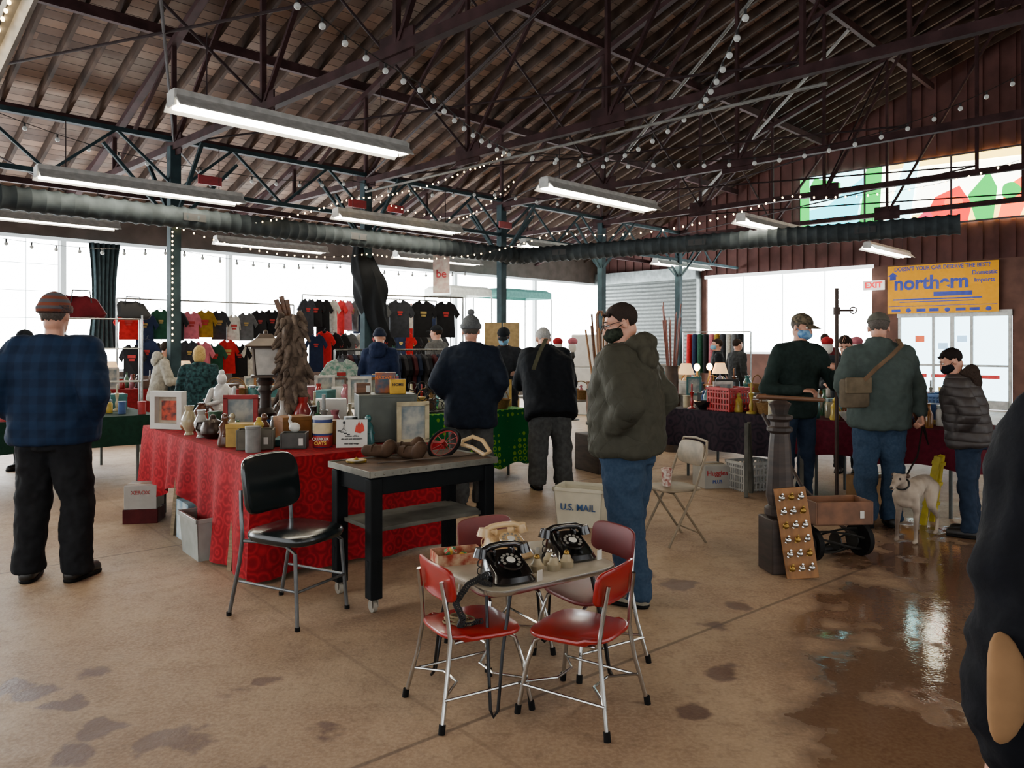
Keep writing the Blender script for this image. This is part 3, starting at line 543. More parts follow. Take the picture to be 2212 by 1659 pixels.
m.loft(rs[::-1]); mk('draped_tarp',m,mat('black_draped_cloth','0b0d10',.8,b=.6,s=7),loc=W(7.44,10.7),label='loose black sheeting draped around the steel column',cat='tarp',sm=70)
def drape(loc,rot,w,z0,z1,mt,name,lab,cat):
    m=M(); q=[]
    for k in range(9):
        z=z1+(z0-z1)*k/8; q.append([V(w*(j/30-.5)*(1-.25*sin(pi*k/8)),.05*sin(j*1.3)+.01*k,z) for j in range(31)])
    m.loft(q,cap=0,closed=0); return mk(name,m,mt,loc=loc,rot=rot,label=lab,cat=cat,sm=60,solid=.01)
drape(W(4.9,15.3),RU,.55,1.4,3.35,mat('teal_grey_curtain','3a4a50',.8),'curtain','dark teal curtain gathered beside the window','curtain')

# ------------------------------------------------------------ furniture
RF=rad(39)
TB={}
def table(key,org,a,b,z,lab,cloth=None,clab='',drop=lambda s,t:.4,rot=RF,legm=None,wave=.02):
    T_=thing('folding_table',lab,'table',(org[0],org[1],0),rot); legm=legm or mat('grey_folding_steel','4e5250',.5,.4)
    m=M(); m.box((a/2,b/2,z-.015),(a,b,.03)); mk('tabletop',m,mat('grey_laminate','9a968c',.5),T_,bev=.005)
    for x in (.12,a-.12):
        for y in (.2,b-.2):
            m=M(); m.cyl((x,y,0),(x,y,z-.03),.016,n=8); mk('leg',m,legm,T_)
    TB[key]=(Vector((org[0],org[1],0)),rot,a,b,z+(.012 if cloth else 0))
    if cloth:
        per=[]
        def seg(p,q,s):
            L=math.dist(p,q); k=max(8,int(L/.035)); 
            for i in range(k): per.append((V(p[0]+(q[0]-p[0])*i/k,p[1]+(q[1]-p[1])*i/k),s,i/k))
        seg((0,0),(a,0),0); seg((a,0),(a,b),1); seg((a,b),(0,b),2); seg((0,b),(0,0),3)
        rows=[]
        for j in range(11):
            r_=[]
            for i,(p,s,t) in enumerate(per):
                dr=min(drop(s,t),z-.012); nrm={0:V(0,-1,0),1:V(1,0,0),2:V(0,1,0),3:V(-1,0,0)}[s]
                cd=min(t,1-t); cor=max(0,1-cd*9)
                if cor>0: 
                    nb={(0,0):V(-1,0,0),(0,1):V(1,0,0),(1,0):V(0,-1,0),(1,1):V(0,1,0),(2,0):V(1,0,0),(2,1):V(-1,0,0),(3,0):V(0,1,0),(3,1):V(0,-1,0)}[(s,0 if t<.5 else 1)]
                    nrm=(nrm+nb*cor).normalized()
                f_=j/10; out=.012+(f_**.8)*(.035+wave*sin(i*.55)+wave*.7*sin(i*.23+1)+.05*cor)
                r_.append(V(p.x,p.y,z+.01-f_*dr)+nrm*out)
            rows.append(r_)
        m=M(); m.loft(rows[::-1],cap=0); N=len(per); top=len(m.v)-N
        m.f.append(tuple(range(top,top+N))); m.m.append(0)
        mk('tablecloth',m,cloth,loc=(org[0],org[1],0),rot=rot,label=clab,cat='tablecloth',sm=50)
redc=fab('red_lace_cloth','a41a25',pat='floral',k=11,c2='7c1019',b=.1,s=7,r=.85)
def rdrop(s,t):
    if s==0: return .77-.03*sin(t*9)
    if s==3: return .78 if t<.12 else (.5+.1*cos((t-.12)*10) if t<.6 else min(.78,.5+(t-.6)*1.6))
    return .4
dkc=fab('navy_patterned_cloth','17181f',c2='2e232b',s=18,pat='floral',k=7,b=.05)
table('red',(-1.65,4.95),1.45,2.7,.765,'pair of folding tables under a red cloth',redc,'red lace-patterned tablecloth hanging to the floor',rdrop,wave=.03)
table('green',(-.95,7.95),1.45,1.2,.77,'folding table under a green cloth',mat('green_dotted_cloth','0c5c30',.8,pat='dots',k=14,c2='6fa52f'),'green tablecloth with yellow-green circle pattern',lambda s,t:.62+.03*sin(t*20))
table('left',(-4.95,7.25),1.5,2.2,.76,'folding table with dark green cloth',fab('dark_green_cloth','122c22'),'dark green tablecloth hanging over the edge',lambda s,t:.3)
table('dark',(2.72,7.85),.8,1.45,.765,'folding table with dark patterned cloth',dkc,'dark navy folk-patterned tablecloth',lambda s,t:.42)
table('burg',(3.85,6.5),.8,1.65,.765,'folding table with burgundy cloth',fab('burgundy_cloth','500e1e'),'plain burgundy tablecloth hanging over the edge',lambda s,t:.33+.02*sin(t*14))
table('mid',(-3.9,10.0),1.3,.8,.78,'folding table covered with white boxes'); table('mid2',(-1.9,9.0),.8,1.5,.78,'long folding table with framed pictures')
table('far',(2.6,10.6),1.6,1.5,.78,'folding table with lamps and glassware',fab('white_cloth','7c7a74'),'pale tablecloth under lamps and glassware',lambda s,t:.4); table('far2',(5.2,9.2),.8,2.4,.78,'folding table with bric-a-brac',fab('brown_cloth','4a382e'),'brown tablecloth under bric-a-brac',lambda s,t:.4)
table('far3',(2.2,14.6),2.0,.8,.78,'long folding table near the shutter door'); table('farl',(-6.8,11.6),2.4,.8,.78,'folding table near the window wall',fab('red_far_cloth','7d1c20'),'red tablecloth near the window wall',lambda s,t:.5)
table('ctr',(.75,10.0),.8,1.2,.78,'small folding table behind the barrel')

# workbench
WB=thing('workbench','black-painted wooden rolling bench with metal-edged top and lower shelf','workbench',(-.605,4.8,0),RF)
bkp=mat('black_painted_wood','0f1214',.7,v=.2,s=8,b=.1)
m=M(); m.box((0,0,.785),(.9,.52,.03)); mk('top',m,mat('worn_brown_top','5a4230',.7,v=.3,s=7,c2='33261c'),WB,bev=.004)
m=M()
for y in (-.262,.262): m.box((0,y,.79),(.9,.006,.035))
for x in (-.452,.452): m.box((x,0,.79),(.006,.52,.035))
m.box((0,-.25,.802),(.9,.02,.003)); 
for i in range(16): m.ell((-.42+i*.056,-.266,.79),(.006,.004,.006),8)
mk('edge_trim',m,mat('aluminium_trim','7a776c',.5,.6),WB,sm=30)
for i in (-1,1):
    for j in (-1,1):
        m=M(); m.box((i*.4,j*.21,.42),(.075,.075,.68)); m.cyl((i*.4,j*.21,.3),(i*.4,j*.21,.085),.042,.034,14); mk('leg',m,bkp,WB,bev=.006)
        m=M(); m.cyl((i*.4-.012,j*.21+.01,.035),(i*.4+.012,j*.21+.01,.035),.035,n=18); m.box((i*.4-.02,j*.21,.06),(.004,.03,.06)); m.box((i*.4+.02,j*.21,.06),(.004,.03,.06)); mk('caster_wheel',m,mat('pale_caster','8e877a',.5),WB)
for j in (-1,1): m=M(); m.box((0,j*.22,.715),(.75,.025,.1)); mk('apron',m,bkp,WB,bev=.004)
for i in (-1,1): m=M(); m.box((i*.4,0,.715),(.025,.38,.1)); mk('apron',m,bkp,WB,bev=.004)
m=M(); m.box((0,0,.46),(.78,.4,.025)); mk('shelf',m,grayw,WB,bev=.004)
# black vinyl chair
C=thing('dining_chair','black vinyl padded chair with silver tubular legs','chair',(-1.22,4.37,0),rad(-28))
tm=mat('silver_tube','75787a',.35,.8)
m=M(); m.pad((.0,0,.43),.225,.215,.06,.025,e=4); mk('seat',m,mat('black_vinyl','10181a',.25,v=.1,b=.05,coat=.3),C)
m=M(); m.pad((0,0,0),.21,.165,.045,.02,e=4.5,f=lambda p:V(p.z-.25-p.y*.16+p.x*p.x,p.x,p.y+.725)); mk('backrest',m,MC['black_vinyl'],C)
m=M(); m.tube([(.2,-.2,0),(.17,-.185,.4),(.1,-.18,.435),(-.1,-.18,.435),(-.2,-.19,.43)],.011); m.tube([(.2,.2,0),(.17,.185,.4),(.1,.18,.435),(-.2,.19,.43)],.011); m.tube([(.19,-.19,.2),(.19,.19,.2)],.008); m.tube([(.19,-.19,.2),(-.24,-.19,.2)],.008); m.tube([(.19,.19,.2),(-.24,.19,.2)],.008); mk('front_frame',m,tm,C)
for s_ in (-1,1):
    m=M(); m.tube([(-.31,s_*.2,0),(-.24,s_*.19,.3),(-.215,s_*.19,.45),(-.225,s_*.19,.56),(-.25,s_*.17,.7)],.011); mk('rear_leg',m,tm,C)
for x,y in ((.2,-.2),(.2,.2),(-.31,-.2),(-.31,.2)): m=M(); m.cyl((x,y,0),(x,y,.02),.015,n=10); mk('foot_cap',m,rubber,C)
# child chairs
K=thing('child_chair','small red school chair with chrome legs','chair',(-.18,3.29,0),rad(30),'red school chairs')
m=M(); m.pad((0,0,.325),.18,.175,.022,.01,e=3.8,f=lambda p:V(p.x,p.y*(1+.12*p.x/.17),p.z-.012*(1-(p.x/.18)**2)*(1-(p.y/.175)**2)+(.012*(p.x<-.1)))); mk('seat',m,redv,K)
m=M(); m.pad((0,0,0),.16,.075,.018,.008,e=5,f=lambda p:V(p.z-.185-p.y*.15+p.x*p.x*1.1,p.x,p.y+.555)); mk('backrest',m,redv,K)
for s_ in (-1,1):
    m=M(); m.tube([(.195,s_*.185,.012),(.165,s_*.165,.2),(.14,s_*.14,.3),(.1,s_*.125,.32),(-.1,s_*.12,.32),(-.13,s_*.12,.318)],.0095,10); mk('front_leg',m,chrome,K)
    m=M(); m.tube([(-.215,s_*.185,.012),(-.175,s_*.15,.2),(-.155,s_*.135,.34),(-.165,s_*.125,.44),(-.185,s_*.115,.57)],.0095,10); mk('rear_leg',m,chrome,K)
    for x in (.195,-.215): m=M(); m.cyl((x*1.01,s_*.187,0),(x*.99,s_*.184,.035),.014,n=12); mk('foot_cap',m,rubber,K)
m=M(); m.tube([(.175,-.17,.13),(.08,-.06,.13),(.08,.06,.13),(.175,.17,.13)],.006); m.tube([(-.19,-.165,.13),(-.09,-.06,.13),(-.09,.06,.13),(-.19,.165,.13)],.006); m.tube([(.185,-.176,.12),(-.197,-.172,.12)],.006); m.tube([(.185,.176,.12),(-.197,.172,.12)],.006); mk('stretcher',m,chrome,K)
dup(K,(.29,3.24,0),rad(146)); k3=dup(K,(-.06,3.86,0),rad(-58),'small dark red school chair with chrome legs'); k4=dup(K,(.37,3.74,0),rad(212),'small dark red school chair with chrome legs')
for kk in (k3,k4):
    for c in KIDS[kk.name]:
        if c.name.startswith(('seat','backrest')): c.data=c.data.copy(); c.data.materials[0]=dred
# child's table
KT=thing('child_table','small laminate-top table with chrome edge and hairpin legs','table',(.045,3.53,0),rad(36))
m=M(); m.pad((0,0,.505),.355,.285,.02,.004,e=8,n=96); mk('tabletop',m,mat('worn_white_laminate','b5ae9f',.3,c2='857e6e',s=5,v=.2),KT)
m=M(); m.pad((0,0,.5),.359,.289,.03,.006,e=8,n=96); m.f=m.f[:-1]; m.m=m.m[:-1]; m.fn(lambda p:(p.x,p.y,min(p.z,.522))); mk('chrome_edge',m,chrome,KT)
for i in (-1,1):
    for j in (-1,1):
        m=M(); a=V(i*.29,j*.14,.5); b_=V(i*.22,j*.22,.5); e=V(i*.33,j*.25,.012)
        m.tube([a,a.lerp(e,.5)+V(i*.01,0,0),e+V(-i*.0,-j*.022,.02),e,e+V(-i*.022,0,.02),b_.lerp(e,.5),b_],.007,8); mk('hairpin_leg',m,mat('dark_steel_leg','3a3b3d',.3,.9),KT)
# telephones
def phone(loc,rz,mt,lab,cordm):
    T_=thing('telephone',lab,'telephone',loc,rz); m=M()
    def prof(y): return .035+.065*min(1,max(0,(y+.09)/.15))
    m.pad((0,0,0),.105,.115,.1,.012,e=4,f=lambda p:V(p.x*(1-.22*p.z/.1),p.y*(1-.08*p.z/.1),p.z if p.z<.02 else .02+(p.z-.02)*(prof(p.y)-.02)/.08)); mk('housing',m,mt,T_)
    A=Matrix.Translation((0,-.028,.077))@Matrix.Rotation(rad(23.5),4,'X')
    m=M(); m.cyl((0,0,0),(0,0,.008),.056,.054,28); m.ell((0,0,.012),(.02,.02,.004),16,mi=1)
    for i in range(10): t=rad(-60+i*29); m.cyl((.038*cos(t),.038*sin(t),.0075),(.038*cos(t),.038*sin(t),.0095),.0075,n=10,mi=2)
    m.xf(A); mk('dial',m,[mt,paper,mat('dial_hole_grey','8b8880',.5)],T_)
    for s_ in (-1,1): m=M(); m.box((s_*.045,.05,.105),(.014,.045,.03)); mk('cradle',m,mt,T_,bev=.004)
    m=M(); m.tube([(-.095,.05,.115),(-.06,.05,.13),(0,.05,.134),(.06,.05,.13),(.095,.05,.115)],[.016,.0145,.014,.0145,.016],12); m.cyl((-.1,.05,.128),(-.106,.05,.09),.024,.032,18); m.cyl((.1,.05,.128),(.106,.05,.09),.024,.032,18); mk('handset',m,mt,T_)
    m=M(); n=90; m.tube([(-.11-.03*sin(i/n*3)+.008*cos(i*1.25),.045-.13*i/n+.0*i,.012+.008*sin(i*1.25)+.07*max(0,1-i/12)) for i in range(n)],.0028,5); mk('coiled_cord',m,cordm,T_)
    m=M(); m.box((.1,-.105,.025),(.03,.003,.045),rz=.3); mk('price_tag',m,paper,T_)
TZ=.525
phone((-.02,3.3,TZ),rad(28),black,'black rotary dial telephone on the small table',blackm); phone((.27,3.63,TZ),rad(24),black,'black rotary dial telephone beside the ivory one',blackm); phone((-.02,3.66,TZ),rad(30),ivory,'ivory rotary dial telephone on the small table',ivory)
m=M(); n=260; P=[]
path=[V(-.1,3.24,.56),V(-.18,3.2,.53),V(-.23,3.15,.47),V(-.2,3.16,.4),V(-.215,3.19,.362),V(-.13,3.25,.358)]
for i in range(n):
    t=i/(n-1)*(len(path)-1); k=min(int(t),len(path)-2); p=path[k].lerp(path[k+1],t-k); P.append(p+V(.012*cos(i*1.1),.004*cos(i*1.1),.012*sin(i*1.1)))
m.tube(P,.0035,5); mk('coiled_cable',m,blackm,label='coiled black telephone cord hanging over the table edge',cat='cord')
m=M(); P=[V(-.22+.05*cos(i*.5)+.02*sin(i*.23),3.24+.035*sin(i*.5),.352+.0006*i) for i in range(60)]; m.tube(P,.004,5); mk('twine_bundle',m,mat('tan_cord','8a7a5c',.8),label='tan cord coiled on the red chair seat',cat='cord')
BX=thing('cardboard_tray','open cardboard tray of small coloured toys on the table','box',(-.25,3.56,TZ),rad(20)); m=M()
for c,dd in (((0,0,.002),(.22,.14,.004)),((0,-.07,.025),(.22,.004,.05)),((0,.07,.025),(.22,.004,.05)),((-.11,0,.025),(.004,.14,.05)),((.11,0,.025),(.004,.14,.05))): m.box(c,dd)
mk('tray',m,mat('printed_cardboard','c7aa8c',.7,c2='9b3a2c',s=25),BX,sm=0)
for i in range(14):
    m=M(); col=RN.choice([('toy_red','b32a22'),('toy_green','2f7a48'),('toy_white','cfcabf'),('toy_yellow','c9a23a')]); m.pad((0,0,0),.02,.012,.016,.004,e=3)
    mk('toy_block',m,mat(*col,.5),loc=(-.25+.085*cos(i*2.1)*((i%3)/3+.3),3.56+.045*sin(i*2.1),TZ+.02+.014*(i%3)),rot=(RN.random(),RN.random(),i),label=col[0][4:]+' small toy piece in the tray',cat='toy',grp='toys in the cardboard tray')
for i,(x,y) in enumerate(((.11,3.4),(.185,3.42),(.245,3.47),(.17,3.5))):
    m=M(); m.lathe([(.0,0),(.03,0),(.031,.028),(.022,.036),(.018,.05),(.012,.058),(0,.06)]); m.ell((0,0,.062),(.014,.014,.014),12,mi=1); mk('desk_bell',m,[mat('tan_bakelite','a79a7c',.4),brass if i%2==0 else chrome],loc=(x,y,TZ),label='small tan bell push with metal knob',cat='bell',grp='small bells')
# beige folding chair
F=thing('folding_chair','beige metal folding chair beside the mail tub','chair',(1.25,6.0,0),rad(200),None,.93); bg=mat('beige_metal','857660',.5,.2)
m=M(); m.pad((0,0,.43),.19,.19,.02,.008,e=4); mk('seat',m,bg,F)
m=M(); m.pad((0,0,0),.19,.1,.015,.006,e=4,f=lambda p:V(p.z-.2-p.y*.15+p.x*p.x*.6,p.x,p.y+.72)); mk('backrest',m,bg,F)
m=M(); m.tube([(.17,-.21,0),(-.08,-.205,.45),(-.19,-.2,.74),(-.215,-.17,.83),(-.22,0,.845),(-.215,.17,.83),(-.19,.2,.74),(-.08,.205,.45),(.17,.21,0)],.011); mk('front_frame',m,bg,F)
m=M(); m.tube([(-.2,-.18,0),(.1,-.18,.42),(.1,.18,.42),(-.2,.18,0)],.01); m.tube([(-.15,-.18,.08),(-.15,.18,.08)],.007); mk('rear_frame',m,bg,F)
m=M(); m.lathe([(0,0),(.032,0),(.042,.12),(.044,.12),(.044,.13),(.03,.14),(0,.14)]); mk('paper_cup',m,mat('holiday_cup','d6cfc2',.5,c2='8a3a30',s=40),loc=(1.2,6.0,.42),label='patterned paper coffee cup on the folding chair',cat='cup')
# mail tub
def tub(name,lab,cat,loc,rot,a,b,h,mt,grp=None,tx=None,holes=0):
    T_=thing(name,lab,cat,loc,rot,grp); m=M(); k=.88; t=.006
    if not holes:
      for s_ in (-1,1):
        m.loft([[V(s_*(a*k/2),-b*k/2,0),V(s_*(a*k/2),b*k/2,0),V(s_*(a*k/2-t),b*k/2,0),V(s_*(a*k/2-t),-b*k/2,0)],[V(s_*a/2,-b/2,h),V(s_*a/2,b/2,h),V(s_*(a/2-t),b/2,h),V(s_*(a/2-t),-b/2,h)]])
        m.loft([[V(-a*k/2,s_*b*k/2,0),V(a*k/2,s_*b*k/2,0),V(a*k/2,s_*(b*k/2-t),0),V(-a*k/2,s_*(b*k/2-t),0)],[V(-a/2,s_*b/2,h),V(a/2,s_*b/2,h),V(a/2,s_*(b/2-t),h),V(-a/2,s_*(b/2-t),h)]])
    m.box((0,0,t/2),(a*k,b*k,t)); 
    if holes:
        for z in (.04,.28,.52,.76):
            for s_ in (-1,1): m.box((0,s_*b*.48,h*z+.006),(a*.97,.014,.016)); m.box((s_*a*.48,0,h*z+.006),(.014,b*.97,.016))
        for i in range(-4,5):
            for s_ in (-1,1): m.box((i*a/8.4,s_*b*.48,h/2),(.014,.014,h)); m.box((s_*a*.48,i*b/8.4,h/2),(.014,.014,h))
    mk('tub_body',m,mt,T_,sm=0)
    m=M()
    for s_ in (-1,1): m.box((s_*a/2,0,h-.015),(.02,b+.02,.03)); m.box((0,s_*b/2,h-.015),(a+.02,.02,.03))
    mk('rim',m,mt,T_,bev=.003)
    if tx: text(T_,tx[0],(0,-b/2*.94-.012,h*.5),tx[1],tx[2],rot=(rad(86),0,0))
    return T_
tub('mail_tub','off-white plastic postal tub with blue lettering on the floor','tub',(.6,6.55,0),rad(-22),.42,.3,.32,mat('offwhite_plastic','cfcab4',.5,v=.06),tx=('U.S. MAIL',.075,mat('mail_blue','1f4f86',.5)))
tub('storage_bin','clear plastic storage bin with loose items under the cloth','bin',(-2.2,5.62,0),RF+pi/2,.42,.3,.3,mat('clear_plastic_bin','969a94',.25,v=.1))
tub('milk_crate','red plastic milk crate on the dark-cloth table','crate',(2.42,8.6,.777),rad(30),.36,.34,.26,mat('red_crate_plastic','b01a1e',.5),holes=1)
tub('milk_crate','blue plastic milk crate behind the jars','crate',(4.35,7.75,.777),rad(30),.34,.32,.24,mat('blue_crate_plastic','1d4f86',.5),holes=1)
tub('storage_bin','white plastic lattice bin under the table','bin',(2.5,8.1,0),rad(20),.4,.3,.3,mat('white_bin','b0b0ab',.5),holes=1)
def cbox(lab,loc,rot,d,mt,tx=None,name='cardboard_box'):
    T_=thing(name,lab,'box',loc,rot); m=M(); m.box((0,0,d[2]/2),d); mk('carton',m,mt,T_,bev=.004)
    m=M(); m.box((0,0,d[2]+.001),(d[0]*.98,.05,.002)); mk('packing_tape',m,mat('tape_tan','9a8768',.3),T_,sm=0)
    for s,z,sz,mm in (tx or []): text(T_,s,(0,-d[1]/2-.002,z),sz,mm)
    return T_
kraft=mat('kraft_cardboard','8a6a48',.8,v=.1); wcard=mat('white_carton','a09e98',.7,v=.06); txr=mat('text_red','b3202c',.6); txb=mat('text_blue','22479a',.6)
cbox('white paper carton with red lettering under the table',(-3.16,6.65,.121),rad(10),(.26,.24,.2),wcard,[('XEROX',.14,.045,mat('faded_red_print','a85a58',.7))])
cbox('dark red carton stacked under the white one',(-3.16,6.65,0),rad(10),(.28,.25,.12),mat('dark_red_carton','4c1a1c',.7)); cbox('white diaper carton with red lettering under the table',(2.12,8.25,0),rad(12),(.28,.3,.24),wcard,[('Huggies',.16,.075,txr),('PLUS',.07,.05,txb)])
cbox('brown carton under the burgundy table',(3.5,7.5,0),rad(30),(.4,.3,.25),kraft); cbox('blue carton with printed label under the red cloth',(-2.45,6.05,0),RF+pi/2,(.3,.25,.3),mat('blue_white_carton','6a8797',.7,c2='bfc4c0',s=9),[('PLUMS',.2,.06,txb)])
for x,y in ((-2.65,6.25),(-2.35,5.95),(-1.85,5.3),(2.35,7.75),(2.75,7.35)):
    m=M(); m.bar((-.08,-.05,0),(0,0,.72),.035,.085); m.bar((.16,.05,0),(.03,0,.72),.035,.085); mk('sawhorse',m,mat('bare_lumber','8f7d63',.7,stretch=(1,1,6)) if x<0 else grayw,loc=(x,y,0),rot=RF,label='splayed lumber sawhorse legs under the table',cat='sawhorse',sm=0)

# ------------------------------------------------------------ goods on red table
rz_=TB['red'][4]
G=thing('shadow_box_frame','white square shadow-box frame holding an orange picture','frame',(-3.0,6.75,rz_),rad(-14)); m=M()
for a,b_ in (((0,0,.025),(.32,.07,.05)),((0,0,.305),(.32,.07,.05)),((-.135,0,.165),(.05,.07,.24)),((.135,0,.165),(.05,.07,.24))): m.box(a,b_)
mk('frame',m,white,G,bev=.003); m=M(); m.box((0,.025,.165),(.22,.01,.24)); mk('mat_board',m,mat('cream_mat','b5a592',.7),G,sm=0); m=M(); m.box((0,.015,.16),(.15,.01,.17)); mk('picture',m,mat('orange_print','c0401c',.6,c2='3d1410',s=20),G,sm=0)
m=M(); m.ell((0,0,.1),(.13,.1,.11)); m.ell((0,.01,.25),(.09,.07,.13)); m.ell((0,0,.41),(.045,.045,.055)); m.ell((0,0,.47),(.025,.025,.03)); m.caps((-.09,0,.3),(-.13,-.05,.17),.03,.025); m.caps((.09,0,.3),(.12,-.05,.2),.03,.025); m.caps((-.12,-.05,.17),(0,-.09,.2),.024,.02); m.caps((.12,-.05,.2),(.14,-.06,.33),.022,.018); m.ell((0,0,.03),(.14,.11,.035))
mk('figurine',m,mat('white_porcelain','c0beb9',.25,v=.12,s=14,coat=.4),loc=(-2.72,7.25,rz_),label='white porcelain robed figure on the red cloth',cat='figurine')
G=thing('lantern','bronze pagoda lantern with frosted panes on a turned wooden post','lantern',(-2.15,6.75,rz_),rad(20)); brz=mat('bronze_metal','4a3a2d',.5,.3)
m=M(); m.pad((0,0,0),.13,.13,.04,.01); m.lathe([(.11,.04),(.12,.07),(.07,.11),(.09,.14),(.05,.19),(.045,.3),(.07,.34),(.05,.38),(.08,.42),(.05,.45)],mi=0); mk('post',m,woodd,G)
m=M(); m.box((0,0,.46),(.24,.24,.02))
for i in (-1,1):
    for j in (-1,1): m.bar((i*.085,j*.085,.46),(i*.105,j*.105,.7),.014)
m.box((0,0,.71),(.25,.25,.02)); mk('cage',m,brz,G,sm=0)
q4=((-1,-1),(1,-1),(1,1),(-1,1))
m=M(); m.loft([[V(i*w,j*w,z) for i,j in q4] for w,z in ((.085,.475),(.1,.7))]); mk('frosted_pane',m,mat('frosted_pane_glass','c5c0b6',.4),G,sm=0)
m=M(); m.loft([[V(i*w,j*w,z) for i,j in q4] for w,z in ((.17,.715),(.175,.725),(.08,.79),(.05,.83))]); m.ell((0,0,.84),(.02,.02,.025)); mk('roof',m,brz,G,sm=0)
m=M(); m.tube([(.0,0,0),(.0,0,.2),(.01,0,.5),(-.015,0,.8),(-.03,0,.98)],[.12,.115,.1,.09,.06],12)
for i in range(90):
    z=.06+i*.0105; a=i*2.4+RN.uniform(-.5,.5); R_=.115-.03*z; c_=V(R_*cos(a)-.02*z,R_*sin(a),z); m.caps(c_,c_+V(.045*cos(a)+RN.uniform(-.03,.03),.04*sin(a),-.1*RN.uniform(.4,1.1)),.03,.012,8)
mk('wood_carving',m,mat('grey_brown_driftwood','726254',.8,v=.4,s=12,b=.5,c2='3a2f28'),loc=(-1.86,6.6,rz_),label='tall gnarled carved driftwood piece with leaf forms',cat='sculpture')
m=M()
for i in range(3): m.bar((.02*i-.04,.01*i,.9),(.04*i-.12,.02*i,1.12+.03*(i%2)),.02,.04)
mk('wood_slat_bundle',m,wood,loc=(-1.9,6.62,rz_),label='thin dark wood slats sticking up from the carving',cat='slats',sm=0)
def crate(loc,rot,d,mt,lab):
    T_=thing('wooden_box',lab,'box',loc,rot); m=M(); a,b_,h=d
    for s_ in (-1,1): m.box((s_*(a/2-.006),0,h/2),(.012,b_,h)); m.box((0,s_*(b_/2-.006),h/2),(a-.024,.012,h))
    m.box((0,0,.006),(a,b_,.012)); mk('box_body',m,mt,T_,bev=.002)
    m=M(); m.box((a*.3,-b_/2-.003,h*.45),(.03,.003,.05)); mk('price_tag',m,paper,T_,sm=0); return T_
crate((-1.82,5.5,rz_),rad(12),(.25,.16,.14),mat('grey_wood_box','5a5648',.6,b=.2),'grey weathered wooden box with price tag'); crate((-1.56,5.55,rz_),rad(8),(.18,.16,.11),mat('grey_metal_box','444440',.5,.3),'dark grey metal box with price tag')
m=M(); m.lathe([(0,0),(.068,0),(.07,.004),(.07,.2),(.066,.204)],n=28); 
G=thing('oatmeal_canister','red and blue oatmeal canister with a white lid','canister',(-1.37,5.6,rz_),0); mk('can',m,mat('oat_blue_paper','23346e',.5),G)
m=M(); m.lathe([(.0705,.005),(.0712,.006),(.0712,.085),(.0705,.086)],n=28); mk('red_label',m,mat('oat_red_paper','a81f1f',.5),G); m=M(); m.lathe([(.0,.2),(.073,.2),(.073,.222),(0,.224)],n=28); mk('lid',m,white,G)
m=M(); m.lathe([(.0706,.1),(.0714,.101),(.0714,.175),(.0706,.176)],n=28); mk('cream_band',m,mat('oat_cream','cdb98c',.5),G)
text(G,'QUAKER',(0,-.0735,.063),.03,paper); text(G,'OATS',(0,-.0735,.032),.034,mat('oat_yellow','e2b83a',.5))
G=thing('fire_sign','white fire safety sign with flame and stair symbols','sign',(-1.15,5.55,rz_),rad(8)); m=M(); m.box((0,0,.1),(.22,.006,.2)); o=mk('panel',m,paper,G,sm=0)
m=M(); m.add([(.02,-.005,.11),(.06,-.005,.1),(.09,-.005,.12),(.085,-.005,.15),(.07,-.005,.185),(.06,-.005,.16),(.05,-.005,.19),(.035,-.005,.15),(.03,-.005,.165)],[tuple(range(9))]); mk('flame_symbol',m,mat('flame_red','c8341e',.6),G,sm=0)
m=M(); m.ell((-.055,-.005,.178),(.01,.001,.01)); m.bar((-.055,-.005,.165),(-.06,-.005,.135),.014,.002); m.bar((-.06,-.005,.137),(-.04,-.005,.118),.008,.002); m.bar((-.06,-.005,.137),(-.08,-.005,.115),.008,.002)
for i in range(4): m.box((-.09+i*.022,-.005,.12-i*.009),(.022,.002,.008))
mk('stair_symbol',m,bk,G,sm=0)
text(G,'In case of fire',(.0,-.005,.082),.018,bk); text(G,'do not use elevators',(0,-.005,.062),.018,bk); text(G,'use stairways',(0,-.005,.028),.02,bk); G.rotation_euler=(rad(-10),0,rad(8))
G=thing('metal_cabinet','grey-green steel tool cabinet on the red cloth','cabinet',(-.98,5.98,rz_),rad(18)); gm=mat('grey_green_steel','4d524b',.5,.2,v=.2,s=7); m=M(); m.box((0,0,.18),(.44,.3,.36)); mk('case',m,gm,G,bev=.006); m=M(); m.box((0,-.153,.18),(.4,.008,.32)); mk('door',m,gm,G,bev=.003); m=M(); m.box((.16,-.16,.2),(.02,.012,.06)); mk('latch',m,steel,G,bev=.002)
cz=rz_+.36
cbox('white carton standing on the red table',(-1.52,6.5,rz_),rad(15),(.25,.2,.28),paper,name='white_box'); crate((-1.16,6.0,cz),rad(20),(.11,.1,.08),wood,'small brown wooden box on the cabinet')
cbox('orange and black printed box on the cabinet',(-.99,6.05,cz),rad(10),(.16,.08,.16),mat('maxwell_box','2a4a5c',.6,c2='a0521c',s=12),[('MAXWELL',.12,.035,mat('text_orange','d9762a',.6))]); cbox('yellow book box on the cabinet',(-.88,5.95,cz),rad(14),(.12,.05,.11),mat('yellow_book','c79a1f',.6),[('HOME',.07,.03,bk)])
def mug(loc,mt,lab,s=1,grp=None):
    T_=thing('mug',lab,'mug',loc,RN.random()*6,grp,s); m=M(); m.lathe([(0,0),(.035,0),(.042,.02),(.042,.1),(.038,.1),(.037,.012),(0,.01)]); mk('cup',m,mt,T_); m=M(); m.tube([(.04,0,.08),(.065,0,.075),(.068,0,.04),(.04,0,.025)],.006); mk('handle',m,mt,T_)
rg=mat('ruby_glass','9c1018',.1,v=.1,coat=.6)
for x,y in ((-2.72,6.95),(-2.6,6.85),(-2.52,6.98),(-2.25,6.3)): mug((x,y,rz_),rg,'ruby red glass mug on the red cloth',1.3,'ruby glass mugs')
